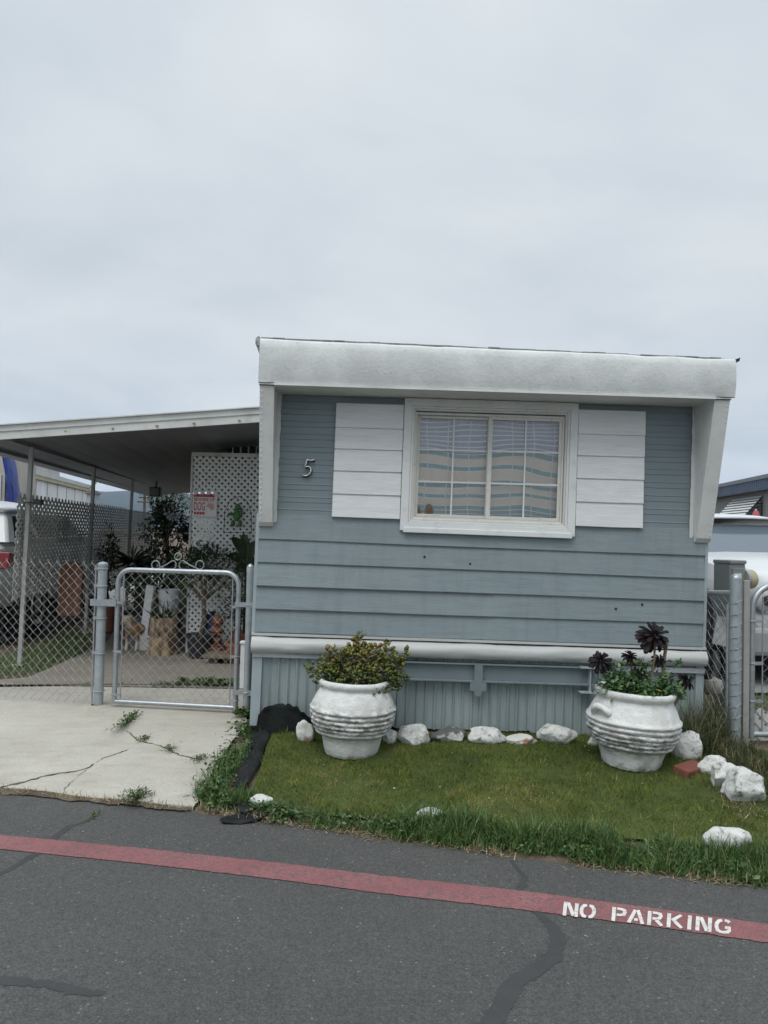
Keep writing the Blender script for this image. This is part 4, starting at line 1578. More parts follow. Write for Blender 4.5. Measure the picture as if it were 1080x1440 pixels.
gate = thing('chain_link_gate', 'closed chain link gate with scrolled top beside the home', 'gate', FL + FU * .5)
G0, G1 = FL + FU * .125 + Vector((0, -.0, 0)), FL + FU * 1.055
zb, zt_ = .20, at(250, 803, 5.54).z
rad = .10
pts = [G0 + Z * (zb - .16)]
pts.append(G0 + Z * (zt_ - .16 - rad))
for i in range(1, 7):
    a = R(90 * i / 6)
    pts.append(G0 + FU * rad * (1 - math.cos(a)) + Z * (zt_ - .16 - rad + rad * math.sin(a)))
for i in range(0, 7):
    a = R(90 * i / 6)
    pts.append(G1 - FU * rad * (1 - math.sin(a)) + Z * (zt_ - .16 - rad + rad * math.cos(a)))
pts.append(G1 + Z * (zb - .16))
MB().tube(pts, .0185, 12).tube([G0 + Z * (zb - .15), G1 + Z * (zb - .15)], .0165, 12).build('frame', GALV, gate, smooth=50)
O = G0 + FU * .025 + Z * (zb - .16 + .015)
chain(O, FU, Z, (G1 - G0).length - .04, zt_ - zb - .015, seed=2, sag=.004).build('chain_mesh', WIRE, gate)
for q in (G0 + FU * .045, G1 - FU * .045):
    MB().tube([q + Z * (zb - .15), q + Z * (zt_ - .2)], .005, 6).build('tension_bar', GALV, gate)
for q in (G0, G1):
    for zz in (.1, .42, .78):
        MB().tube([q + Vector((.0205 * math.cos(a), .0205 * math.sin(a), zz)) for a in [2 * math.pi * i / 12 for i in range(12)]], .005, 6, closed=True).bar(q + Vector((0, -.018, zz)), q + FU * (.045 if q is G0 else -.045) + Vector((0, -.01, zz)), .004, .02).build('clamp_band', GALV, gate)
for zz in (.78,):
    MB().tube([FL + Vector((.038 * math.cos(a), .038 * math.sin(a), zz)) for a in [2 * math.pi * i / 14 for i in range(14)]], .009, 6, closed=True).bar(FL + Vector((-.07, -.037, zz)), G0 + Vector((0, -.03, zz)), .012, .05).build('hinge', GALV, gate)
for zz in (.80, .165):
    MB().bar(G1 + Vector((-.02, -.025, zz)), FR + Vector((.045, -.024, zz)), .01, .035).tube([FR + Vector((.031 * math.cos(a), .031 * math.sin(a), zz)) for a in [2 * math.pi * i / 14 for i in range(14)]], .006, 6, closed=True).build('latch', GALV, gate)
# scrolled crest
def gpx(x, y):
    f = (x - 158) / (338 - 158)
    p = G0.lerp(G1, f)
    return Vector((p.x, p.y, at(x, y, p.y).z))
def spiral(cx_, cy_, r0, r1, a0, a1, n=18):
    return [gpx(cx_ + (r0 + (r1 - r0) * i / n) * math.cos(R(a0 + (a1 - a0) * i / n)), cy_ - (r0 + (r1 - r0) * i / n) * math.sin(R(a0 + (a1 - a0) * i / n))) for i in range(n + 1)]
mb = MB()
mb.tube([gpx(247 + 5 * math.cos(2 * math.pi * i / 20), 782.5 - 5 * math.sin(2 * math.pi * i / 20)) for i in range(20)], .0045, 6, closed=True)
for sg in (-1, 1):
    cx_ = 247 + sg * 33
    l = [gpx(247 + sg * 27, 801)] + [gpx(cx_ + sg * (1.5 - 0) + sg * -1.5 + sg * 6.2 * math.cos(a) * -1, 794.5 - 6.2 * math.sin(a)) for a in [R(-60 - 240 * i / 16) for i in range(17)]]
    mb.tube([gpx(cx_ + sg * 6 * math.cos(R(b)), 794.5 - 6 * math.sin(R(b))) for b in range(200, -95, -15)], .0045, 6)
    mb.tube([gpx(cx_ - sg * 1, 800.6), gpx(247 + sg * 17, 794), gpx(247 + sg * 8, 788.2), gpx(247 + sg * 4.5, 789), gpx(247 + sg * 2.2, 793), gpx(247 + sg * 3.2, 798), gpx(247 + sg * 7, 801.5)], .0045, 6)
mb.build('scroll_crest', GALV, gate, smooth=60)
tz2 = at(349, 791, FR.y).z
lp = thing('fence_post', 'slim galvanised latch post between the gate and the home', 'post', FR)
pipe('pipe', FR, tz2 - .16 - .03, .0265, lp)
MB().lathe([(.0275, -.05), (.0275, -.01), (.02, .012), (.003, .022)], 14, (FR.x, FR.y, tz2 - .03), cap1=True).build('post_cap', GALV, lp, smooth=50)

# right hand fence and gate
RP = Vector((2.325, 4.925, .16))
rf = thing('chain_link_fence', 'short loose chain link section tied to the right corner of the home', 'fence', RP)
rt = at(1036, 814, RP.y).z
pipe('post', RP, rt - .16, .036, rf)
MB().lathe([(.037, 0), (.036, .012), (.022, .028), (.003, .033)], 16, (RP.x, RP.y, rt), cap1=True).build('post_cap', GALV, rf, smooth=50)
RC_ = Vector((2.235, 5.26, .16))
pipe('corner_post', RC_, at(1003, 818, RC_.y).z - .16, .018, rf)
RU = (RC_ - RP).normalized()
chain(RP + Z * .03 + RU * .03, RU, Z, (RC_ - RP).length - .04, .93, sag=.07, seed=6).build('chain_mesh', WIRE, rf)
MB().tube([RP + Z * (at(1034, 834, RP.y).z - .16), RC_ + Z * (at(1003, 834, RC_.y).z - .16)], .018, 10).build('top_rail', GALV, rf, smooth=50)
MB().tube([RP + Vector((-.03, .04, .02)), RP + Vector((-.03, .04, .92))], .012, 8).build('tension_bar', GALV, rf)
for i in range(12):
    zz = .1 + i * .075
    MB().tube([RP + Vector((-.04, -.01, zz)), RP + Vector((-.01, -.042, zz + .01)), RP + Vector((.03, -.026, zz + .03)), RP + Vector((.036, .01, zz + .035))], .003, 5).build('tie_wire', GALV, rf)
p = RP + Vector((.085, .03, 0))
o = MB().box((p.x - .02, p.y - .012, .12), (p.x + .02, p.y + .012, at(1048, 816, p.y).z)).build('steel_bar', pm('pale steel flat bar', (.36, .36, .34), .55, .12, 9, metal=.3, stains=[((.25, .18, .12), 10, .6, .8, .5)]), loc=(p.x, p.y, .12), bevel=.003)
tag(o, 'pale flat steel bar standing beside the right gate post', 'bar')
rg = thing('chain_link_gate', 'chain link gate at the right edge with a curved frame corner', 'gate', (2.5, 5., .16))
A0 = at(1056, 1036, 5.0)
A0.z = .19
gu = Vector((1, .06, 0)).normalized()
gh = at(1075, 822, 5.0).z - A0.z
pts = [A0, A0 + Z * (gh - .17)]
for i in range(1, 8):
    a = R(90 * i / 7)
    pts.append(A0 + gu * .17 * (1 - math.cos(a)) + Z * (gh - .17 + .17 * math.sin(a)))
pts += [A0 + gu * .75 + Z * gh]
for i in range(1, 8):
    a = R(90 * i / 7)
    pts.append(A0 + gu * (.75 + .17 * math.sin(a)) + Z * (gh - .17 + .17 * math.cos(a)))
pts.append(A0 + gu * .92)
MB().tube(pts, .021, 12).tube([A0 + Z * .03, A0 + gu * .92 + Z * .03], .019, 12).build('frame', GALV, rg, smooth=50)
chain(A0 + gu * .075 + Z * .05, gu, Z, .80, gh - .08, d=.076, seed=8).build('chain_mesh', WIRE, rg)
MB().tube([A0 + gu * .075 + Z * .05, A0 + gu * .075 + Z * (gh - .08)], .005, 6).build('tension_bar', GALV, rg)
for zz in (.25, .5, .78):
    MB().tube([A0 + Vector((.024 * math.cos(a), .024 * math.sin(a), zz)) for a in [2 * math.pi * i / 12 for i in range(12)]], .006, 6, closed=True).bar(A0 + Vector((0, -.02, zz)), A0 + gu * .075 + Vector((0, -.008, zz)), .005, .022).build('clamp_band', GALV, rg)
# low lattice behind the right gate
ll = thing('low_lattice', 'low white lattice panel behind the right hand gate', 'lattice', at(1060, 1046, 5.12))
a = at(1044, 1048, 5.12)
lattice(Vector((a.x, 5.12, .13)), Vector((1, .05, 0)).normalized(), Z, 1.2, .225, .082, .034, .008).build('panel', pm('white lattice', (.60, .61, .58), .7, .1, 3, stains=[((.3, .29, .25), 5, .5, .75, .6)]), ll)


# ------------------------------------------------------------------ planters on the lawn
def potmat(name, zlo, zhi, zfoot, amount):
    m, t, b = nodes(name)
    v = coords(t)
    s_ = t.nodes.new('ShaderNodeSeparateXYZ')
    t.links.new(v, s_.inputs[0])
    c = ramp(t, nz(t, v, 7, 6, .6), [(.3, (.66, .67, .65)), (.7, (.76, .77, .75))])
    # soot black weathering that sits in the lower ridges, and moss brown at the waist
    band = ramp(t, s_.outputs[2], [(zlo - .10, 0), (zlo, 1), ((zlo * .4 + zhi * .6), .8), (zhi, .12)])
    v2 = coords(t, (1, 1, 2.6))
    n_ = nz(t, v2, 17, 9, .72)
    mask = math_(t, 'MULTIPLY', ramp(t, n_, [(.42, 0), (.56, 1)]), band)
    c = mixc(t, math_(t, 'MULTIPLY', mask, amount), c, (.10, .095, .085))
    n3 = nz(t, coords(t, (1, 1, .6)), 5, 7, .65)
    c = mixc(t, math_(t, 'MULTIPLY', ramp(t, n3, [(.5, 0), (.68, 1)]), .55), c, (.46, .44, .39))
    foot = ramp(t, s_.outputs[2], [(.0, 1), (zfoot, 0)])
    c = mixc(t, math_(t, 'MULTIPLY', foot, ramp(t, nz(t, v, 20, 6, .6), [(.45, 0), (.6, .9)])), c, (.12, .09, .06))
    t.links.new(c, b.inputs['Base Color'])
    b.inputs['Roughness'].default_value = .6
    bump(t, b, nz(t, v, 38, 7, .65), .75, .010)
    return m


SOILP = pm('potting soil', (.035, .026, .018), .95, .4, 20, .8, 50, .02)


def planter(label, base, S_, prof, tilt, zr, mat, handle=None):
    M = Matrix.Translation(base) @ tilt
    th = thing('planter', label, 'planter', M=M, group='white clay planters on the lawn')
    mb = MB()
    n = 96
    rows = []
    for r, z in prof:
        row = []
        for j in range(n):
            a = 2 * math.pi * j / n
            q = Vector((math.cos(a) * 2.2, math.sin(a) * 2.2, z * 9))
            rr = r + .005 * mnoise.noise(q) + .0035 * mnoise.noise(q * 3.7) + .002 * mnoise.noise(q * 9)
            zz = z + .003 * mnoise.noise(Vector((math.cos(a) * 1.5, math.sin(a) * 1.5, z * 3 + 5)))
            row.append((rr * math.cos(a), rr * math.sin(a), zz))
        rows.append(row + [row[0]])
    mb.grid(rows)
    mb.add(rows[0][:-1], [tuple(range(n))])
    p = mb.build('pot', mat, th, world=False, smooth=180)
    bm = bmesh.new()
    bm.from_mesh(p.data)
    bmesh.ops.remove_doubles(bm, verts=bm.verts, dist=1e-5)
    bmesh.ops.recalc_face_normals(bm, faces=bm.faces)
    bm.to_mesh(p.data)
    bm.free()
    mb = MB()
    rin = prof[-2][0] - .004
    rows = [[(rin * k / 6 * math.cos(2 * math.pi * j / 28), rin * k / 6 * math.sin(2 * math.pi * j / 28), zr - .045 + .014 * mnoise.noise(Vector((k * 1.3, j * .8, 2)))) for j in range(29)] for k in range(7)]
    mb.grid(rows).build('soil', SOILP, th, world=False, smooth=180)
    if handle:
        handle(th)
    return th, M


def ridges(r0, z0, r1, z1, n, amp, sub_=6):
    out = []
    for i in range(n):
        for j in range(sub_):
            f = (i + j / sub_) / n
            out.append((r0 + (r1 - r0) * f + amp * abs(math.sin(math.pi * j / sub_)) ** .7, z0 + (z1 - z0) * f))
    return out


base1 = gp(492, 1072)
base1 = Vector((base1.x, base1.y + .16, gz(base1.x, base1.y + .16) - .005))
prof1 = [(.160, 0), (.166, .006), (.176, .05), (.186, .09), (.192, .118), (.198, .126), (.212, .131)]
prof1 += ridges(.217, .135, .254, .212, 3, .014) + ridges(.256, .216, .259, .302, 3, .013) + [(.259, .305), (.256, .318), (.246, .345), (.234, .372), (.222, .392), (.212, .405), (.208, .414), (.214, .422), (.223, .432), (.225, .445), (.221, .457), (.211, .464), (.201, .463), (.195, .455), (.192, .43), (.190, .38)]
POT1 = potmat('white painted clay', .19, .33, .03, 1.0)
pot1, M1 = planter('ridged white clay planter holding the jade bush on the lawn', base1, 1, prof1, Matrix.Rotation(.02, 4, 'Y'), .464, POT1)
base2 = gp(901, 1090)
base2 = Vector((base2.x, base2.y + .175, gz(base2.x, base2.y + .17) - .008))
prof2 = [(.176, 0), (.182, .008), (.190, .05), (.200, .08), (.207, .104), (.215, .112), (.228, .117)]
prof2 += ridges(.232, .122, .270, .196, 3, .014) + ridges(.272, .198, .281, .292, 3, .016) + [(.280, .296), (.276, .304), (.268, .322), (.254, .352), (.240, .378), (.230, .394), (.228, .402), (.236, .41), (.247, .420), (.250, .434), (.246, .447), (.236, .454), (.224, .452), (.218, .444), (.214, .42), (.212, .37)]
POT2 = potmat('sooty white painted clay', .15, .28, .07, 1.0)


def handle2(th):
    # a thick strap loop at the front left shoulder
    a0 = R(205)
    o_ = Vector((math.cos(a0), math.sin(a0), 0))
    t_ = Vector((-math.sin(a0), math.cos(a0), 0))
    pts = []
    for i in range(15):
        f = i / 14
        ang = R(-70 + 250 * f)
        pts.append(o_ * (.247 + .030 * math.sin(math.pi * f) ** .8) + t_ * (.058 * math.cos(math.pi * f)) + Vector((0, 0, +.325 + .045 * math.sin(math.pi * f) - .03 * f)))
    mb = MB().tube([p for p in pts], [.020 + .002 * math.cos(i * .7) for i in range(15)], 12)
    mb.build('handle', POT2, th, world=False, smooth=60)


prof2 = [(r * .945, z) for r, z in prof2]
pot2, M2 = planter('sooty ridged white clay planter with loop handle and black rosette plants', base2, 1, prof2, Matrix.Rotation(.045, 4, 'Y'), .454, POT2, handle2)

# jade bush
JADE = leafmat('jade leaves', [(0, (.035, .06, .012)), (.35, (.095, .13, .026)), (.65, (.18, .18, .04)), (.85, (.30, .17, .045)), (1, (.32, .10, .04))], .38, spec=.5)
BARK = pm('pale succulent bark', (.17, .14, .11), .8, .25, 20, .4, 60, .004)
jb = thing('jade_plant', 'bushy jade plant with red tipped leaves in the ridged white planter', 'plant', M1 @ Vector((0, 0, .42)))
jc = M1 @ Vector((0, 0, .43))
kk = 4.58 / F


def thick_leaves(pts, dirs, L, W_, T):
    """fat oval leaves: flattened octahedral ovals"""
    n = len(pts)
    d = dirs / np.maximum(np.linalg.norm(dirs, axis=1, keepdims=True), 1e-6)
    ref = rng.normal(0, 1, (n, 3))
    x = np.cross(d, ref)
    x /= np.maximum(np.linalg.norm(x, axis=1, keepdims=True), 1e-6)
    z = np.cross(x, d)
    P = np.array([(0, 0, 0), (.34, .35, 0), (.5, .7, 0), (.3, .95, 0), (0, 1.03, 0), (-.3, .95, 0), (-.5, .7, 0), (-.34, .35, 0), (0, .62, .5), (0, .62, -.5)])
    Fq = [(i, (i + 1) % 8, 8) for i in range(8)] + [((i + 1) % 8, i, 9) for i in range(8)]
    V = pts[:, None] + x[:, None] * P[None, :, 0:1] * W_[:, None, None] + d[:, None] * P[None, :, 1:2] * L[:, None, None] + z[:, None] * P[None, :, 2:3] * T[:, None, None]
    faces = (np.arange(n)[:, None, None] * 10 + np.array(Fq)[None]).reshape(-1, 3)
    return V.reshape(-1, 3), faces


stems = MB()
LP, LD, LS, LR = [], [], [], []
tips = []
rj = random.Random(5)
outline = [(-64, 22, 3), (-52, 30, 2), (-42, 42, 1), (-34, 52, 0), (-24, 58, -1), (-10, 66, 1), (6, 70, 2), (20, 64, -2), (33, 68, 1), (46, 58, 2), (58, 46, -1), (68, 38, 1), (72, 26, 2), (66, 14, -2), (70, 2, 3), (-40, 26, -3), (-20, 40, 4), (0, 48, -4), (16, 44, 4), (30, 42, -4), (44, 30, 4), (52, 16, -4), (-28, 18, -5), (-10, 24, -6), (12, 22, -6), (30, 16, -6), (-48, 14, -3), (20, 54, -5), (-6, 52, 5), (38, 52, 5), (56, 30, 5), (-30, 34, 5), (-14, 12, -7), (8, 10, -7), (24, 30, -6), (-22, 8, -6), (40, 8, -6), (60, -4, -4)]
for (ox, oz, oy) in outline:
    tip = jc + Vector((ox * kk * 1.0, oy * kk * 3.2 + rj.uniform(-.03, .03), oz * kk * .76))
    root = jc + Vector((rj.uniform(-.06, .06), rj.uniform(-.05, .05), -.02))
    mid_ = root.lerp(tip, .5) + Vector((rj.uniform(-.03, .03), rj.uniform(-.03, .03), .05))
    pts = [root.lerp(mid_, q / 4).lerp(mid_.lerp(tip, q / 4), q / 4) for q in range(5)]
    stems.tube(pts, [.011, .009, .0075, .006, .004], 6)
    ns = rj.randint(4, 6)
    for q in range(ns):
        f = rj.uniform(.45, 1)
        c0 = pts[-1].lerp(pts[2], 1 - f) if f < .9 else tip
        e = c0 + Vector((rj.gauss(0, .034), rj.gauss(0, .034), rj.gauss(.008, .026)))
        stems.tube([c0, e], [.004, .0028], 5)
        for l in range(rj.randint(6, 9)):
            LP.append(e + Vector((rj.gauss(0, .010), rj.gauss(0, .010), rj.gauss(0, .010))))
            dv = (e - jc).normalized() * .5 + Vector((rj.gauss(0, .8), rj.gauss(0, .8), rj.gauss(.25, .6)))
            LD.append(dv)
            LS.append(rj.uniform(.024, .042))
            LR.append(min(max(.25 + .55 * (oz / 70) * rj.uniform(.2, 1.1) + rj.gauss(0, .17), 0), 1))
LPa, LDa, LSa = np.array([tuple(p) for p in LP]), np.array([tuple(p) for p in LD]), np.array(LS)
v_, f_ = thick_leaves(rel(LPa, jb), LDa, LSa, LSa * .72, LSa * .26)
npmesh('leaves', v_, f_, JADE, np.repeat(np.array(LR), 10), jb, smooth=True)
stems.build('branches', BARK, jb, smooth=60)
# low dark leaves at the back left of the jade's pot
P = np.array([tuple(jc + Vector((rj.uniform(-.19, -.02), rj.uniform(-.10, .06), rj.uniform(-.01, .05)))) for i in range(170)])
v_, f_, r_ = leaves(P, np.column_stack([rng.normal(0, 1, (170, 2)), rng.uniform(0, 1, 170)]), np.full(170, .032), np.full(170, .026))
o = npmesh('ground_ivy', v_ - np.array(jc), f_, leafmat('dark ivy leaves', [(0, (.012, .03, .012)), (1, (.035, .07, .025))], .4), r_)
o.location = jc
tag(o, 'low dark green leaves under the jade bush at the planter rim', 'plant')

# black rosette succulents
AEO = leafmat('black purple rosette leaves', [(0, (.004, .003, .004)), (.6, (.008, .006, .008)), (1, (.018, .011, .013))], .55, spec=.22)
STALK = pm('tan rosette stalk', (.20, .155, .10), .8, .2, 30, .4, 60, .003, stains=[((.09, .07, .05), 40, .55, .7, .6)])
pc2 = M2 @ Vector((0, 0, .43))
k2 = 4.56 / F


def p2(x, y, dy=0.):
    p = at(x, y, pc2.y + dy)
    return p


SPAT = [(0, .0), (.10, .25), (.17, .55), (.24, .78), (.22, .93), (.09, 1.0), (-.09, 1.0), (-.22, .93), (-.24, .78), (-.17, .55), (-.10, .25)]


def rosette(c, Rr, axis, seed, droop=.25):
    r_ = random.Random(seed)
    ax_ = Vector(axis).normalized()
    x = ax_.orthogonal().normalized()
    y = ax_.cross(x)
    V, Fc, rn = [], [], []
    layers = ((15, 1.0, -.45), (15, .97, -.12), (13, .80, .28), (10, .56, .7), (7, .33, 1.05))
    for n, ln, el in layers:
        for i in range(n):
            a = 2 * math.pi * (i + r_.uniform(-.25, .25)) / n + el
            e = el + r_.gauss(0, .2)
            d = (x * math.cos(a) + y * math.sin(a)) * math.cos(e) + ax_ * math.sin(e)
            s = d.cross(ax_).normalized()
            u = s.cross(d)
            Lf = Rr * ln * r_.uniform(.85, 1.1)
            b0 = len(V)
            for (px_, py_) in SPAT:
                q = c + d * (py_ * Lf) + s * (px_ * Lf * .60) + u * (.05 * Lf * (abs(px_) * 4 - .3)) - ax_ * (droop * Lf * py_ ** 2 * (.5 if el > 0 else 1))
                V.append(tuple(q))
            k = len(SPAT)
            Fc += [(b0, b0 + j, b0 + j + 1) for j in range(1, k - 1)]
            rn += [r_.uniform(0, 1)] * k
    return V, Fc, rn


ros = [  # rosette centre px, radius px, base px, depth shift, axis
    ((921, 892), 22, (913, 968), -.02, (.15, -.6, .8), 'tallest black rosette succulent rising over the sooty planter'),
    ((844, 928), 16, (862, 972), -.03, (-.3, -.65, .6), 'black rosette succulent leaning over the left rim of the sooty planter'),
    ((886, 921), 11, (884, 966), .05, (0, -.35, .95), 'small black rosette on a thin stalk between two larger rosettes'),
    ((928, 928), 9.5, (908, 962), .0, (.25, -.7, .6), 'small black rosette just under the tallest one'),
    ((967, 957), 13, (948, 992), .03, (.6, -.5, .5), 'black rosette succulent drooping past the right rim of the sooty planter'),
    ((898, 948), 12, (896, 975), -.05, (-.1, -.7, .6), 'lowest black rosette half hidden among green leaves'),
]
for i, (c, rp, b_, dy, ax_, lab) in enumerate(ros):
    C_ = p2(*c, dy)
    B_ = p2(*b_, dy * .5)
    B_.z = min(B_.z, pc2.z + .03)
    th = thing('rosette_succulent', lab, 'plant', B_, 'black rosette succulents in the sooty planter')
    mid_ = B_.lerp(C_, .55) + Vector((.012 * (-1) ** i, 0, .0))
    MB().tube([B_, B_.lerp(mid_, .5), mid_, mid_.lerp(C_, .55), C_], [.0085, .008, .0075, .007, .007], 8).build('stalk', STALK, th, smooth=60)
    V, Fc, rn = rosette(C_, rp * k2 * 1.12, ax_, i)
    npmesh('rosette', rel(np.array(V), th), np.array(Fc), AEO, np.array(rn), th)
a, b = p2(932, 962, .02), p2(938, 901, .02)
o = MB().tube([a, a.lerp(b, .5) + Vector((-.008, 0, 0)), b], [.012, .011, .011], 8).build('dry_stalk', STALK, loc=a, smooth=50)
tag(o, 'bare tan cut stalk standing right of the tallest rosette', 'stalk')
GLEAF = leafmat('green feathery leaves', [(0, (.018, .055, .02)), (.5, (.05, .125, .038)), (.85, (.09, .18, .055)), (1, (.16, .22, .06))], .45)
gpth = thing('leafy_plant', 'green leafy plants filling the sooty planter around the black rosettes', 'plant', pc2)
P, D, Ls = [], [], []
for (x, y, r_, n) in ((868, 955, 17, 170), (858, 968, 14, 120), (885, 962, 18, 130), (905, 972, 18, 150), (937, 965, 16, 170), (945, 978, 14, 120), (925, 980, 16, 110), (880, 978, 16, 110), (903, 935, 7, 34), (952, 934, 5, 14), (897, 985, 16, 80)):
    c = p2(x, y, rj.uniform(-.12, .08))
    for i in range(int(n * 1.9)):
        q = c + Vector((rj.gauss(0, r_ * .5), rj.gauss(0, r_ * .6), rj.gauss(0, r_ * .5))) * k2
        q.z = max(q.z, pc2.z - .01)
        P.append(tuple(q))
        D.append((rj.gauss(0, 1) + (x - 905) * .01, rj.gauss(-.3, .8), rj.gauss(.5, .6)))
        Ls.append(rj.uniform(.020, .042))
P, D, Ls = np.array(P), np.array(D), np.array(Ls)
v_, f_, r_ = leaves(rel(P, gpth), D, Ls, Ls * .62, .15)
npmesh('foliage', v_, f_, GLEAF, r_, gpth)
c = p2(917, 968, -.17)
v_, f_, r_ = leaves(rel(np.array([tuple(c), tuple(c + Vector((.01, 0, -.004)))]), gpth), np.array([(1., -.3, -.35), (.9, -.4, -.2)]), np.array([.055, .05]), np.array([.04, .03]))
npmesh('yellow_leaf', v_, f_, pm('yellowing leaf', (.42, .36, .06), .5, .1, 20), None, gpth)
mb = MB()
for i in range(16):
    a = p2(870 + i * 5, 985, rj.uniform(-.08, .08))
    mb.tube([a, a + Vector((rj.gauss(0, .03), rj.gauss(0, .03), rj.uniform(.08, .17)))], [.003, .0015], 5)
mb.build('stems', pm('green stems', (.06, .09, .03), .7), gpth)

# ------------------------------------------------------------------ rocks
ROCKW = pm('white painted rock', (.64, .65, .62), .8, .1, 8, .9, 34, .016, stains=[((.33, .33, .31), 11, .48, .66, .85), ((.10, .095, .085), 24, .57, .66, .8)])
ROCKD = pm('half painted dark rock', (.10, .10, .095), .8, .3, 8, .6, 30, .012, stains=[((.55, .56, .54), 5, .50, .56, 1.), ((.2, .13, .08), 12, .58, .7, .5)])
ROCKR = pm('white rock with bare red patch', (.58, .58, .55), .75, .1, 8, .6, 30, .012, stains=[((.30, .13, .07), 6, .53, .60, .9), ((.2, .2, .19), 14, .56, .7, .6)])
ROCKG = pm('bare grey rock', (.16, .16, .15), .8, .25, 10, .6, 30, .012)


def rock(x0, x1, yt, yb, mat, seed, depth=.75, Y=None, ang=.45, name='rock', flat=0):
    c = gp((x0 + x1) / 2, yb)
    k = (c - CAM).length / F
    w_ = (x1 - x0) * k
    h_ = (yb - yt) * k * (1.0 if not flat else 1)
    bm = bmesh.new()
    bmesh.ops.create_icosphere(bm, subdivisions=4, radius=1)
    rr = random.Random(seed)
    planes = [(Vector((rr.gauss(0, 1), rr.gauss(0, 1), rr.gauss(.2, .8))).normalized(), rr.uniform(.62, .9)) for _ in range(9)]
    for v in bm.verts:
        p = v.co.copy()
        for n, d in planes:
            e = p.dot(n) - d
            if e > 0:
                p -= n * e * .9
        p *= 1 + .14 * mnoise.noise(p * 1.7 + Vector((seed, 0, 0))) + .05 * mnoise.noise(p * 5 + Vector((0, seed, 0))) + .018 * mnoise.noise(p * 12)
        v.co = p
    xs = [v.co.x for v in bm.verts]
    zs_ = [v.co.z for v in bm.verts]
    sx, sz = w_ / (max(xs) - min(xs)), h_ / (max(zs_) - min(zs_)) * 1.25
    dp = w_ * depth / 2
    for v in bm.verts:
        v.co = Vector(((v.co.x - (max(xs) + min(xs)) / 2) * sx, v.co.y * dp, (v.co.z - min(zs_)) * sz - .25 * h_))
    me = bpy.data.meshes.new(name)
    bm.to_mesh(me)
    bm.free()
    me.materials.append(mat)
    me.polygons.foreach_set('use_smooth', [True] * len(me.polygons))
    me.set_sharp_from_angle(angle=R(38))
    o = bpy.data.objects.new(name, me)
    COL.objects.link(o)
    yy = c.y + dp * .8
    o.location = (c.x * yy / c.y, yy, gz(c.x * yy / c.y, yy) + (.018 if yb - yt < 23 and yt > 1120 else 0))
    return o


GRP = 'painted rocks edging the lawn'
for args, lab in (
    ((416, 441, 1019, 1046, ROCKR, 1, .8), 'white rock with a bare red patch, left of the jade planter'),
    ((538, 559, 1030, 1048, ROCKW, 2, .9), 'small white rock just behind the right side of the jade planter'),
    ((559, 604, 1023, 1050, ROCKW, 3, .7), 'lumpy all white rock right of the jade planter'),
    ((603, 656, 1028, 1048, ROCKD, 4, .7), 'half bare dark rock with white edges against the skirting'),
    ((658, 710, 1028, 1048, ROCKW, 5, .6), 'long slanting white rock between the dark rock and the low reddish rock'),
    ((684, 706, 1024, 1037, ROCKG, 6, .8), 'small bare grey rock tucked behind the long slanting rock'),
    ((711, 755, 1036, 1049, ROCKR, 7, .6), 'low flat rock with worn reddish paint'),
    ((756, 810, 1023, 1049, ROCKW, 8, .6), 'round topped white rock alone left of the sooty planter'),
    ((826, 845, 1036, 1051, ROCKW, 9, .9), 'small white rock peeking out left of the sooty planter'),
    ((946, 984, 1035, 1069, ROCKW, 10, .8), 'tilted grey white rock right behind the sooty planter'),
    ((982, 1018, 1070, 1092, ROCKW, 11, .8), 'white rock touching the red brick'),
    ((1003, 1046, 1083, 1114, ROCKW, 12, .8), 'white rock in the middle of the right hand row, behind the biggest rock'),
    ((1021, 1073, 1094, 1133, ROCKW, 13, .85), 'biggest white peaked rock at the end of the right hand row'),
    ((352, 383, 1127, 1138, ROCKW, 14, .6), 'flat white stone at the front left corner of the lawn'),
    ((586, 626, 1147, 1161, ROCKW, 15, .55), 'flat white stone in the grass at the middle of the front edge'),
    ((993, 1050, 1182, 1204, ROCKW, 16, .55), 'long flat white stone in the grass near the right end of the front edge'),
):
    tag(rock(*args), lab, 'rock', GRP)
c = gp(977, 1092)
o = MB().box((-.105, -.05, -.02), (.105, .05, .045)).build('brick', pm('worn red brick', (.19, .062, .04), .85, .2, 15, .6, 50, .006, stains=[((.13, .07, .05), 18, .5, .7, .6)]), bevel=.008)
o.matrix_world = Matrix.Translation(Vector((c.x - .005, c.y + .06, gz(c.x, c.y + .06) - .004))) @ Matrix.Rotation(R(38), 4, 'Z') @ Matrix.Rotation(R(8), 4, 'X')
tag(o, 'worn red brick lying at the right of the sooty planter', 'brick')

# ------------------------------------------------------------------ black weed barrier cloth
CLOTH = pm('black woven barrier cloth', (.009, .010, .012), .8, .4, 6, .6, 45, .01, spec=.3, stains=[((.04, .038, .036), 9, .54, .74, .6), ((.012, .022, .018), 5, .5, .6, .6)])
st = [((326, 1110), (343, 1112), .01), ((340, 1072), (366, 1076), .02), ((350, 1045), (376, 1048), .03), ((358, 1025), (384, 1028), .035), ((364, 1010), (392, 1017), .04)]
rows = []
for i in range(len(st) - 1):
    for j in range(8):
        f = j / 8
        a, b = gp(*[st[i][0][k] * (1 - f) + st[i + 1][0][k] * f for k in (0, 1)]), gp(*[st[i][1][k] * (1 - f) + st[i + 1][1][k] * f for k in (0, 1)])
        hh = st[i][2] * (1 - f) + st[i + 1][2] * f
        row = []
        for q in range(13):
            g_ = q / 12
            p = a.lerp(b, g_)
            wr = .012 * mnoise.noise(Vector((p.x * 12, p.y * 8, 1))) + .006 * mnoise.noise(Vector((p.x * 30, p.y * 25, 3)))
            row.append((p.x + .008 * mnoise.noise(Vector((p.y * 9, q * .2, 0))), p.y, p.z + .014 + hh * math.sin(math.pi * g_) ** .7 + wr))
        rows.append(row)
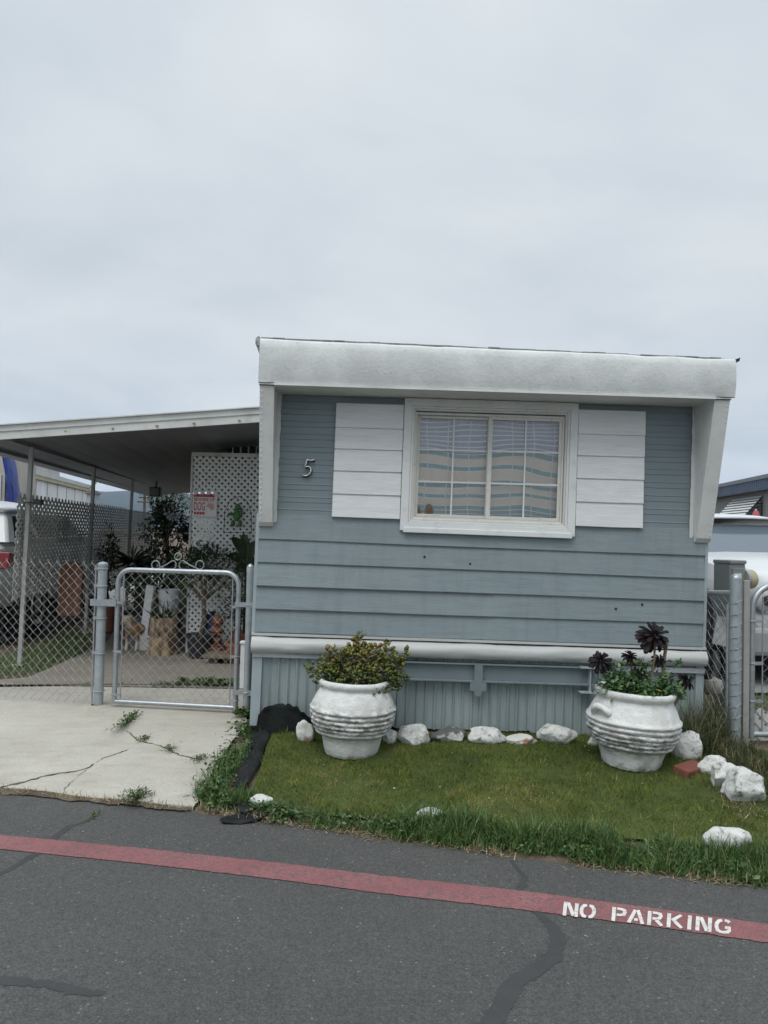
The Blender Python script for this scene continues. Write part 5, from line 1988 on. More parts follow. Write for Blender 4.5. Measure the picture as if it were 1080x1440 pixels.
mb = MB().grid(rows)
# the end that rears up in an arch against the skirting
top = [(364, 1006), (368, 1000), (374, 993), (384, 989.5), (396, 988), (408, 989), (420, 994), (430, 1001), (438, 1009), (446, 1022)]
bot = [(368, 1014), (374, 1010), (384, 1010), (392, 1010), (400, 1010), (408, 1011), (416, 1013), (424, 1015), (431, 1019), (440, 1024)]
rows = []
for i in range(len(top) - 1):
    for j in range(4):
        f = j / 4
        tx, ty_ = [top[i][k] * (1 - f) + top[i + 1][k] * f for k in (0, 1)]
        bx, by = [bot[i][k] * (1 - f) + bot[i + 1][k] * f for k in (0, 1)]
        b = gp(bx, by + 4)
        yb_ = min(b.y, 4.95)
        tq = at(tx, ty_, 4.94)
        row = []
        for q in range(9):
            g_ = q / 8
            p = Vector((b.x, yb_, gz(b.x, yb_) + .004)).lerp(tq, g_)
            p.y += .045 * math.sin(math.pi * g_) - .03 * g_ ** 3 + .035 * mnoise.noise(Vector((p.x * 13, p.z * 6, 2))) + .014 * mnoise.noise(Vector((p.x * 40, p.z * 22, 5)))
            p.z += (.004 + .012 * g_) * mnoise.noise(Vector((p.x * 38, 2, p.z * 5)))
            p.y = min(p.y, 4.955 + .05 * p.x)
            row.append(tuple(p))
        rows.append(row)
mb.grid(rows)
o = mb.build('weed_cloth', CLOTH, loc=gp(385, 1020), smooth=180, solid=.004)
tag(o, 'long black weed barrier cloth peeled up along the left side of the lawn', 'cloth')
def scrap(top_, lab, seed):
    P = px(*top_)
    c = sum(P, Vector()) / len(P)
    rows = []
    for g_ in (1., .66, .33, .02):
        rows.append([tuple(c + (p - c) * g_ + Vector((0, 0, .012 + .014 * mnoise.noise(Vector((p.x * 15 * g_, p.y * 15 * g_, seed)))))) for p in P + [P[0]]])
    o = MB().grid(rows).build('cloth_scrap', CLOTH, loc=c, smooth=180, solid=.004)
    tag(o, lab, 'cloth')
scrap([(324, 1129), (338, 1127), (352, 1133), (356, 1142), (346, 1147), (330, 1143)], 'curled scrap of black cloth beside the flat stone at the lawn corner', 3)
scrap([(309, 1154), (328, 1149), (352, 1148), (378, 1150), (362, 1157), (338, 1161), (312, 1161)], 'torn black cloth scrap lying on the asphalt at the lawn corner', 8)

# weeds in the driveway cracks
WEEDC = leafmat('crack weed leaves', [(0, (.03, .07, .015)), (.6, (.07, .13, .03)), (1, (.14, .17, .06))], .5)
for (x, y, rx, ry, n, hh, lab) in ((180, 1018, 11, 14, 260, .05, 'leafy green weed growing in the driveway below the gate'), (203, 1043, 10, 4, 110, .03, 'flat dark weed in the upper driveway crack'), (240, 1057, 12, 5, 90, .03, 'small weed tuft in the middle of the upper driveway crack'), (281, 1072, 14, 5, 110, .035, 'weed tuft at the right end of the upper driveway crack'), (192, 1128, 18, 7, 240, .06, 'grassy weed tuft where driveway and asphalt meet'), (133, 1150, 6, 4, 50, .03, 'tiny weed in the asphalt seam')):
    c = gp(x, y)
    k = (c - CAM).length / F
    P = np.stack([rng.normal(0, rx * k * .45, n), rng.normal(0, ry * k * 1.6, n), rng.uniform(0, hh * .6, n)], 1)
    D = np.column_stack([P[:, 0] * 8 + rng.normal(0, .6, n), P[:, 1] * 8 + rng.normal(0, .6, n), rng.uniform(.2, 1.2, n)])
    L_ = rng.uniform(.5, 1.1, n) * hh * .6
    v_, f_, r_ = leaves(P, D, L_, L_ * (.25 if 'grassy' in lab else .55), .2)
    nv_ = len(v_)
    v_ = np.concatenate([v_, [[0, 0, 0]], v_[0::6] + np.array([.0015, 0, 0])])
    f_ = np.concatenate([f_, np.array([(nv_, q * 6, nv_ + 1 + q) for q in range(n)])])
    r_ = np.concatenate([r_, np.full(n + 1, .2)])
    o = npmesh('weed', v_, f_, WEEDC, r_)
    o.location = (c.x, c.y, gz(c.x, c.y) + (.013 if y < 1130 else .0))
    tag(o, lab, 'weed', 'weeds in the driveway')
# weeds along the joint under the gate and at the foot of the latch post
parts = []
for (xa, xb, y, n, hh) in ((163, 185, 966, 170, .05), (213, 252, 968, 420, .05), (250, 330, 967, 1200, .085), (80, 130, 967, 260, .035), (20, 60, 966, 200, .03), (330, 352, 1010, 420, .07)):
    P = line_scatter(px((xa, y), (xb, y)), n, .035, .9, 2, 4)
    z = gza(P) + .02
    D = np.column_stack([rng.normal(0, .8, (len(P), 2)), rng.uniform(.3, 1.4, len(P))])
    L_ = rng.uniform(.4, 1, len(P)) * hh * .8
    parts.append(leaves(np.column_stack([P, z + rng.uniform(0, hh * .5, len(P))]), D, L_, L_ * .5, .3))
v_, f_, r_ = join_arrays(parts)
o = npmesh('joint_weeds', v_, f_, WEEDC, r_)
kind(o, 'stuff', 'low green weeds along the joint under the gate', 'weeds')


# ------------------------------------------------------------------ things under the carport
def crown_leaves(c, rad, n, L_, wd=.45, up_=.3, seed=0, clumps=26, droop=.2):
    """leaf clumps spread through an uneven crown; arrays in world space"""
    r_ = np.random.default_rng(seed)
    cc = []
    while len(cc) < clumps:
        q = r_.uniform(-1, 1, 3)
        if np.linalg.norm(q) < 1:
            cc.append(q / max(np.linalg.norm(q), .3) * np.linalg.norm(q) ** .5)
    cc = np.array(cc) * np.array(rad) + np.array(c)
    idx = r_.integers(0, clumps, n)
    spread = np.array(rad) * .22
    P = cc[idx] + r_.normal(0, 1, (n, 3)) * spread
    D = (P - np.array(c)) / np.array(rad) * .5 + r_.normal(0, .7, (n, 3)) + np.array([0, 0, up_])
    Ls = r_.uniform(.6, 1.1, n) * L_
    return leaves(P, D, Ls, Ls * wd, droop), cc


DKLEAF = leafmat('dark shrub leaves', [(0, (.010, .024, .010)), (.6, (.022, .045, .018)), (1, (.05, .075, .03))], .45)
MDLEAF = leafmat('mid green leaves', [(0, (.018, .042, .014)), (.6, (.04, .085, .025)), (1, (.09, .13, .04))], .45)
TRUNK = pm('brown bark', (.10, .075, .055), .9, .25, 15, .5, 40, .01)
TERRA = pm('terracotta', (.26, .115, .07), .8, .15, 10, .2, 40, .004)
GREYB = pm('grey plastic tub', (.20, .21, .22), .5, .1, 8)
WBKT = pm('white plastic bucket', (.80, .82, .83), .4, .05, 8, stains=[((.4, .4, .38), 7, .55, .75, .4)])


def pot_at(p, r, h, mat, par):
    return MB().lathe([(r * .72, 0), (r * .98, h * .86), (r * 1.08, h * .87), (r * 1.1, h), (r * .95, h), (r * .9, h * .9), (.01, h * .88)], 24, p).build('pot', mat, par, smooth=40)


def shrub(name, label, base, centre, rad, n, L_, mat, wd=.45, seed=0, pot=None, flowers=None, clumps=26):
    th = thing(name, label, 'plant' if name != 'tree' else 'tree', base)
    z0 = 0
    if pot:
        pot_at(base, pot[0], pot[1], pot[2], th)
        z0 = pot[1] * .85
    (v, f, r), cc = crown_leaves(centre, rad, n, L_, wd, seed=seed, clumps=clumps)
    mb = MB()
    b0 = Vector(base) + Vector((0, 0, z0))
    fork = b0.lerp(Vector(centre), .55)
    rt = max(.012, rad[0] * .07)
    mb.tube([b0, b0.lerp(fork, .5) + Vector((rt, 0, 0)), fork], [rt * 1.3, rt * 1.1, rt], 8)
    for q in cc[::3]:
        q = Vector(q)
        mb.tube([fork, fork.lerp(q, .5) + Vector((0, 0, rt)), q], [rt * .7, rt * .45, rt * .2], 5)
    mb.build('trunk', TRUNK, th, smooth=60)
    npmesh('crown', rel(v, th), f, mat, r, th)
    if flowers:
        P = np.array([tuple(Vector(flowers) + Vector((rj.gauss(0, .05), rj.gauss(-.05, .03), rj.gauss(0, .025)))) for i in range(60)])
        v, f, r = leaves(P, rng.normal(0, 1, (60, 3)), np.full(60, .04), np.full(60, .035))
        npmesh('flowers', rel(v, th), f, pm('white petals', (.62, .62, .66), .6), None, th)
    return th


FZ = .178
def fl(x, Y):
    return Vector((at(x, 800, Y).x, Y, FZ))
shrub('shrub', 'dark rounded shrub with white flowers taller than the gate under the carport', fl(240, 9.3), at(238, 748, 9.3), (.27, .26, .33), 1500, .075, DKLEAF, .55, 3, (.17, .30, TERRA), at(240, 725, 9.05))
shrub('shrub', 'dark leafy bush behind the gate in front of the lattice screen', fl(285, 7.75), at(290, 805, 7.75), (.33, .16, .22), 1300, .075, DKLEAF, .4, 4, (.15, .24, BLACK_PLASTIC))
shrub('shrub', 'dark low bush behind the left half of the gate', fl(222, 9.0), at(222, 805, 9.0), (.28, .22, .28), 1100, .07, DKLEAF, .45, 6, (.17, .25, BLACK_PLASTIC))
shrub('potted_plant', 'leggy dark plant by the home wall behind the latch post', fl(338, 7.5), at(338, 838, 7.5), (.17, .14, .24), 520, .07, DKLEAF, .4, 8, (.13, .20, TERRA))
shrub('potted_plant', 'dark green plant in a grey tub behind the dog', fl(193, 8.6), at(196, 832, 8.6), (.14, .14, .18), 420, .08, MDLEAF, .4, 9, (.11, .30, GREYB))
# banana-like plant with broad leaves
bp = thing('broad_leaf_plant', 'plant with broad drooping leaves beside the home wall', 'plant', fl(345, 7.9))
pot_at(fl(345, 7.9), .14, .25, TERRA, bp)
mb = MB()
V, Fc = [], []
for i, (x, y, x2, y2) in enumerate(((345, 790, 326, 757), (345, 800, 318, 783), (346, 800, 361, 762), (346, 806, 326, 808), (346, 795, 342, 752), (346, 805, 364, 790))):
    a, b = at(x, y, 7.9), at(x2, y2, 7.9 - .12 + .08 * (i % 3))
    d = b - a
    s_ = d.cross(Vector((0, 1, .4))).normalized()
    for q in range(7):
        f = q / 6
        w_ = .055 * math.sin(math.pi * min(max(f, .03), .985)) ** .8
        c = a + d * f + Vector((0, 0, .05 * math.sin(math.pi * f)))
        V += [tuple(c - s_ * w_ + Vector((0, 0, .015))), tuple(c), tuple(c + s_ * w_ + Vector((0, 0, .015)))]
    b0 = i * 21
    for q in range(6):
        k0 = b0 + q * 3
        Fc += [(k0, k0 + 1, k0 + 4), (k0, k0 + 4, k0 + 3), (k0 + 1, k0 + 2, k0 + 5), (k0 + 1, k0 + 5, k0 + 4)]
    mb.tube([bp.matrix_world.translation + Vector((0, 0, .2)), at(345, 830, 7.9), a], [.014, .011, .008], 6)
npmesh('leaves', rel(np.array(V), bp), np.array(Fc), DKLEAF, rng.uniform(.3, 1, len(V)), bp)
mb.build('stems', pm('dark green stems', (.03, .05, .02), .6), bp, smooth=60)
# spiky dracaena
sp_ = thing('spiky_plant', 'spiky dark yucca like plant left of the rounded shrub', 'plant', fl(193, 9.4))
pot_at(fl(193, 9.4), .16, .28, BLACK_PLASTIC, sp_)
MB().tube([fl(193, 9.4) + Vector((0, 0, .25)), at(194, 800, 9.4)], .03, 8).build('trunk', TRUNK, sp_, smooth=60)
parts = []
for (x, y, n, r0) in ((186, 790, 60, .33), (200, 800, 50, .30), (192, 815, 50, .30)):
    c = at(x, y, 9.4)
    P = np.tile(np.array(c), (n, 1))
    D = np.column_stack([rng.normal(0, .8, n), rng.normal(0, .8, n), rng.uniform(-.2, 1.3, n)])
    parts.append(leaves(P, D, rng.uniform(.7, 1.1, n) * r0, np.full(n, .028), .25))
v_, f_, r_ = join_arrays(parts)
npmesh('leaves', rel(v_, sp_), f_, DKLEAF, r_, sp_)
# white wooden post with a scrap of lattice at its foot
a, b = fl(204, 8.2), at(212, 823, 8.2)
o = MB().bar(a, b, .085, .06, up=(0, 1, 0)).build('wooden_post', WHITE_PAINT, loc=a, bevel=.006)
tag(o, 'white wooden post standing between the dog and the log planter', 'post')
o = lattice(fl(198, 8.12) + Z * .002, Vector((1, 0, 0)), Z, .17, .15, .05, .022).build('lattice_scrap', LATW, loc=fl(198, 8.12))
tag(o, 'small scrap of white lattice at the foot of the white wooden post', 'lattice')
# bucket on a stand
bk = thing('bucket', 'white plastic bucket raised behind the log planter', 'bucket', at(237, 868, 8.35))
bz = at(237, 868, 8.35)
bh = at(237, 829, 8.35).z - bz.z
MB().lathe([(.088, 0), (.093, .01), (.122, bh - .03), (.130, bh - .028), (.131, bh), (.118, bh), (.085, .03), (.01, .025)], 32, bz).build('shell', WBKT, bk, smooth=40)
MB().tube([bz + Vector((.131 * math.cos(a), -.131 * abs(math.sin(a)) * .9, bh - .03 - .10 * math.sin(a))) for a in [math.pi * i / 14 for i in range(15)]], .003, 5).build('wire_handle', GALV, bk)
st_ = thing('plant_stand', 'dark wooden stand under the white bucket', 'stand', Vector((bz.x, bz.y, FZ)))
MB().box((bz.x - .14, bz.y - .12, bz.z - .035), (bz.x + .14, bz.y + .12, bz.z - .002)).build('top', TRUNK, st_)
for i, j in ((-1, -1), (1, -1), (-1, 1), (1, 1)):
    MB().box((bz.x + i * .11 - .018, bz.y + j * .09 - .018, FZ), (bz.x + i * .11 + .018, bz.y + j * .09 + .018, bz.z - .036)).build('leg', TRUNK, st_)
# hollow log planter
LOG = pm('pale weathered log wood', (.36, .27, .165), .85, .3, 5, .7, 14, .012, stretch=(1.6, 1.6, .5), bstretch=(2.5, 2.5, .6), stains=[((.10, .055, .03), 7, .45, .58, .85)])
lg = thing('log_planter', 'pale tree log planter with a knot hole holding spiky aloe', 'planter', fl(233, 7.95))
lc = fl(233, 7.95)
lh = at(233, 868, 7.95).z - FZ
rows = []
for q in range(15):
    f = q / 14
    row = []
    for j in range(33):
        a = 2 * math.pi * j / 32
        r_l = .152 * (1.05 - .16 * f + (.05 if f < .08 else 0)) + .018 * mnoise.noise(Vector((math.cos(a) * 2, math.sin(a) * 2, f * 2))) + .008 * mnoise.noise(Vector((math.cos(a) * 7, math.sin(a) * 7, f)))
        dk = math.exp(-((a - R(262)) / .26) ** 2 - ((f - .55) / .17) ** 2)
        ring = math.exp(-((math.hypot((a - R(262)) / .38, (f - .55) / .25) - 1) / .25) ** 2)
        r_l += -.05 * dk + .014 * ring
        row.append((lc.x + r_l * math.cos(a), lc.y + r_l * math.sin(a), FZ + lh * f + (.012 * mnoise.noise(Vector((math.cos(a) * 3, math.sin(a) * 3, 9))) if f > .9 else 0)))
    rows.append(row)
mb = MB().grid(rows)
mb.add([(lc.x + .11 * math.cos(a), lc.y + .11 * math.sin(a), FZ + lh * .9) for a in [2 * math.pi * i / 20 for i in range(20)]], [tuple(range(20))])
mb.grid([rows[-1], [(lc.x + (x - lc.x) * .75, lc.y + (y - lc.y) * .75, z - .01) for x, y, z in rows[-1]], [(lc.x + (x - lc.x) * .72, lc.y + (y - lc.y) * .72, FZ + lh * .88) for x, y, z in rows[-1]]])
mb.build('log', LOG, lg, smooth=60)
am = Matrix.Translation((lc.x - .022, lc.y - .100, FZ + lh * .55)) @ Matrix.Rotation(R(90), 4, 'X')
MB().lathe([(.001, -.012), (.030, -.010), (.034, .012), (.004, .014)], 18, M=am @ Matrix.Diagonal((.9, 1.5, 1, 1))).build('knot_hole', pm('dark knot wood', (.06, .035, .02), .9, .3, 20), lg, smooth=60)
al = thing('aloe_plant', 'spiky green aloe growing from the log planter', 'plant', lc + Z * lh * .9)
c = np.array(lc + Z * (lh * .93))
n = 30
P = np.tile(c, (n, 1)) + rng.normal(0, .03, (n, 3)) * np.array([1, 1, .1])
D = np.column_stack([rng.normal(0, .75, n), rng.normal(-.1, .6, n), rng.uniform(.25, 1.2, n)])
v_, f_, r_ = leaves(P, D, rng.uniform(.12, .27, n), np.full(n, .034), -.15)
npmesh('leaves', rel(v_, al), f_, MDLEAF, r_, al)
# grey tub beside the dog
p = fl(197, 8.75)
# dog
DOGM, t_, b_ = nodes('tan dog fur')
v = coords(t_)
s3 = t_.nodes.new('ShaderNodeSeparateXYZ')
t_.links.new(v, s3.inputs[0])
c_ = ramp(t_, nz(t_, v, 25, 5, .6), [(.3, (.26, .15, .075)), (.7, (.36, .235, .13))])
leg_ = ramp(t_, math_(t_, 'ADD', s3.outputs[2], math_(t_, 'MULTIPLY', nz(t_, v, 20), .05)), [(.09, 1), (.13, 0)])
c_ = mixc(t_, leg_, c_, (.55, .50, .43))
muz = math_(t_, 'MULTIPLY', math_(t_, 'LESS_THAN', s3.outputs[1], -.115), math_(t_, 'GREATER_THAN', s3.outputs[2], .2))
c_ = mixc(t_, muz, c_, (.48, .40, .31))
t_.links.new(c_, b_.inputs['Base Color'])
b_.inputs['Roughness'].default_value = .9
bump(t_, b_, nz(t_, coords(t_, (1, 1, .4)), 120, 4), .5, .004)
dl = fl(191, 8.15)
J = {  # joints relative to the dog's standing point, radius
    'pelvis': ((.11, .13, .215), .048), 'loin': ((.075, .06, .215), .05), 'rib': ((.03, -.01, .205), .062), 'chest': ((.0, -.055, .215), .055),
    'neck': ((-.02, -.085, .265), .038), 'head': ((-.035, -.115, .305), .044), 'snout': ((-.05, -.155, .292), .024), 'nose': ((-.058, -.182, .288), .015),
    'ear1': ((-.068, -.105, .345), .016), 'ear1t': ((-.082, -.11, .362), .005), 'ear2': ((.0, -.098, .347), .016), 'ear2t': ((.012, -.10, .366), .005),
    'sh1': ((-.04, -.06, .18), .028), 'el1': ((-.045, -.04, .12), .02), 'wr1': ((-.045, -.06, .06), .015), 'ft1': ((-.045, -.066, .012), .015), 'to1': ((-.047, -.09, .008), .013),
    'sh2': ((.045, -.06, .18), .028), 'el2': ((.05, -.04, .12), .02), 'wr2': ((.05, -.055, .06), .015), 'ft2': ((.05, -.062, .012), .015), 'to2': ((.049, -.088, .008), .013),
    'hp1': ((.075, .14, .18), .036), 'kn1': ((.065, .105, .125), .026), 'hk1': ((.075, .165, .075), .015), 'hf1': ((.07, .15, .012), .014), 'ht1': ((.066, .125, .008), .012),
    'hp2': ((.15, .125, .18), .036), 'kn2': ((.15, .09, .125), .026), 'hk2': ((.16, .15, .075), .015), 'hf2': ((.155, .135, .012), .014), 'ht2': ((.151, .11, .008), .012),
    'ta1': ((.125, .175, .25), .018), 'ta2': ((.14, .20, .30), .014), 'ta3': ((.13, .19, .345), .008)}
Ed = [('pelvis', 'loin'), ('loin', 'rib'), ('rib', 'chest'), ('chest', 'neck'), ('neck', 'head'), ('head', 'snout'), ('snout', 'nose'), ('head', 'ear1'), ('ear1', 'ear1t'), ('head', 'ear2'), ('ear2', 'ear2t'),
      ('chest', 'sh1'), ('sh1', 'el1'), ('el1', 'wr1'), ('wr1', 'ft1'), ('ft1', 'to1'), ('chest', 'sh2'), ('sh2', 'el2'), ('el2', 'wr2'), ('wr2', 'ft2'), ('ft2', 'to2'),
      ('pelvis', 'hp1'), ('hp1', 'kn1'), ('kn1', 'hk1'), ('hk1', 'hf1'), ('hf1', 'ht1'), ('pelvis', 'hp2'), ('hp2', 'kn2'), ('kn2', 'hk2'), ('hk2', 'hf2'), ('hf2', 'ht2'), ('pelvis', 'ta1'), ('ta1', 'ta2'), ('ta2', 'ta3')]
names = list(J)
me = bpy.data.meshes.new('dog')
me.from_pydata([J[n][0] for n in names], [(names.index(a), names.index(b)) for a, b in Ed], [])
dog = bpy.data.objects.new('dog', me)
COL.objects.link(dog)
dog.location = dl
dog.scale = (1.12, 1.12, 1.08)
WM['dog'] = Matrix.Translation(dl)
skin_ = dog.modifiers.new('skin', 'SKIN')
skin_.use_smooth_shade = True
for i, n in enumerate(names):
    me.skin_vertices[0].data[i].radius = (J[n][1],) * 2
me.skin_vertices[0].data[0].use_root = True
dog.modifiers.new('sub', 'SUBSURF').render_levels = 2
me.materials.append(DOGM)
tag(dog, 'small tan dog with pale legs standing behind the gate', 'dog')
mb = MB()
for q in ((-.058, -.146, .318), (-.022, -.143, .319)):
    mb.lathe([(.001, -.006), (.006, -.003), (.006, .003), (.001, .006)], 8, q)
mb.lathe([(.001, -.008), (.009, -.003), (.009, .004), (.001, .008)], 8, (-.061, -.196, .291))
mb.build('eyes_and_nose', BLACK_RUBBER, dog, world=False, smooth=180)

# reddish totem, blue cloth, plank and clutter by the home wall
tc_ = fl(308, 7.75)
tm = thing('carved_totem', 'reddish carved wooden totem standing on the floor right of the log planter', 'ornament', tc_)
RW = pm('red brown carved wood', (.19, .075, .045), .75, .25, 9, .4, 20, .01, stains=[((.07, .03, .02), 9, .5, .7, .7)])
hT = at(308, 864, 7.75).z - FZ
prof = [(.085, 0), (.085, .02), (.06, .03), (.05, .06)]
for i in range(40):
    f = i / 39
    prof.append((.052 + .016 * math.sin(f * 21) + .012 * math.sin(f * 9 + 1), .07 + (hT - .14) * f))
prof += [(.05, hT - .05), (.035, hT - .02), (.01, hT)]
MB().lathe(prof, 20, tc_).build('body', RW, tm, smooth=50)
mb = MB()
for f, sz in ((.82, .03), (.55, .034), (.3, .03)):
    for sg in (-1, 1):
        mb.lathe([(.002, -sz * .6), (sz * .6, 0), (.002, sz * .6)], 10, (tc_.x + sg * .032, tc_.y - .055, FZ + hT * f))
mb.build('carved_knobs', RW, tm, smooth=60)
a = at(296, 862, 7.9)
rows = []
for i in range(12):
    f = i / 11
    row = []
    for j in range(13):
        g_ = j / 12
        row.append((a.x - .05 + .10 * f * (1 + .4 * g_) + .01 * math.sin(g_ * 9), a.y + .025 * math.sin(f * 12) + .05 * math.sin(math.pi * f), a.z - .27 * g_ - .02 * math.sin(f * 7)))
    rows.append(row)
o = MB().grid(rows).build('blue_cloth', pm('blue cloth', (.025, .05, .15), .9, .2, 12), loc=a, smooth=180, solid=.006)
tag(o, 'blue cloth hanging in front of the lattice screen beside the totem', 'cloth')
o = MB().tube([a + Vector((-.06, .01, .012)), a + Vector((.09, .01, .006))], .008, 6).tube([a + Vector((0.02, .06, -.52)), a + Vector((.02, .06, .0)), a + Vector((.02, .02, .012))], .01, 6).build('cloth_hanger', BLACK_PLASTIC, loc=a)
tag(o, 'dark thin rack holding the blue cloth', 'rack')
a, b = gp(292, 931), gp(343, 938)
bn = thing('low_bench', 'low wooden plank on blocks beside the home wall', 'bench', Vector((a.x, a.y, FZ)))
MB().box((a.x, a.y - .22, FZ + .055), (a.x + .48, a.y + .10, FZ + .085)).build('plank', pm('grey brown plank', (.20, .155, .11), .85, .2, 8, .4, 20, .004, stretch=(.6, 5, 5)), bn, bevel=.004)
for x in (.05, .38):
    MB().box((a.x + x, a.y - .18, FZ), (a.x + x + .07, a.y + .06, FZ + .054)).build('block', TRUNK, bn)
for i, (x, y, Y, r, h, m, lab) in enumerate(((331, 927, 7.85, .045, .09, WBKT, 'little white pot on the floor right of the totem'), (321, 925, 7.95, .05, .12, GREYB, 'little grey pot behind the low plank'), (326, 915, 8.0, .06, .16, pm('pale blue glaze', (.30, .36, .42), .35, .15, 12), 'pale blue glazed pot behind the small pots'))):
    p = fl(x, Y)
    o = MB().lathe([(r * .7, 0), (r, h * .85), (r * 1.1, h * .86), (r * 1.1, h), (r * .9, h), (r * .85, h * .6), (.005, h * .58)], 20, p).build('flower_pot', m, loc=p, smooth=40)
    tag(o, lab, 'pot')
p = at(347, 905, 6.3)
o = MB().box((p.x - .045, 6.27, FZ), (p.x + .05, 6.33, p.z)).box((p.x - .055, 6.26, p.z + .001), (p.x + .06, 6.34, p.z + .02)).build('short_post', WHITE_PAINT, loc=(p.x, 6.3, FZ), bevel=.004)
tag(o, 'short white capped post behind the latch post', 'post')
# dark tall pot left of the gate hinge
p = fl(152, 9.6)
th = thing('potted_plant', 'tall dark plant in a brown pot left of the dog', 'plant', p)
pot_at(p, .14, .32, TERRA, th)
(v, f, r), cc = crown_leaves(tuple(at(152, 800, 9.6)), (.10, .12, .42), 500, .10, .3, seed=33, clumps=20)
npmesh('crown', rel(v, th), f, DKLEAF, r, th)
MB().tube([p + Z * .25, at(152, 800, 9.6)], .014, 6).build('stem', TRUNK, th)
# hedge closing the far end of the carport
hd = thing('hedge', 'dark dense hedge closing the far end of the carport', 'hedge', (-2.5, 14.5, .16))
(v, f, r), cc = crown_leaves((-2.3, 14.6, .95), (1.15, .4, .95), 6000, .09, .5, seed=12, clumps=160)
npmesh('foliage', rel(v, hd), f, DKLEAF, r, hd)
MB().tube([(-3.1, 14.6, .16), (-3.0, 14.6, 1)], .04, 6).build('stem', TRUNK, hd)
MB().tube([(-1.8, 14.7, .16), (-1.9, 14.7, 1)], .04, 6).build('stem', TRUNK, hd)
# tree beyond the fence
shrub('tree', 'feathery green tree showing beyond the end of the lattice fence', Vector((at(236, 700, 17).x, 17, .16)), at(236, 706, 17), (.46, .4, .42), 2200, .10, MDLEAF, .22, 21, clumps=40)


# ------------------------------------------------------------------ vehicles
CARW = pm('white car paint', (.62, .64, .65), .25, .02, 2, stains=[((.45, .45, .43), 3, .6, .8, .3)])
CARG = pm('dark car glass', (.02, .028, .032), .06, .1, 2)
GRIMEP = pm('grey bumper plastic', (.30, .31, .31), .5, .1, 6)
TYRE = pm('tyre rubber', (.018, .018, .019), .85, .2, 20)
RIM = pm('alloy rim', (.40, .41, .42), .35, .1, 20, metal=.7)
REDL = pm('red lamp lens', (.17, .006, .012), .15, .15, 12)
CLEAR = pm('clear lamp lens', (.45, .46, .47), .08, .1, 20)


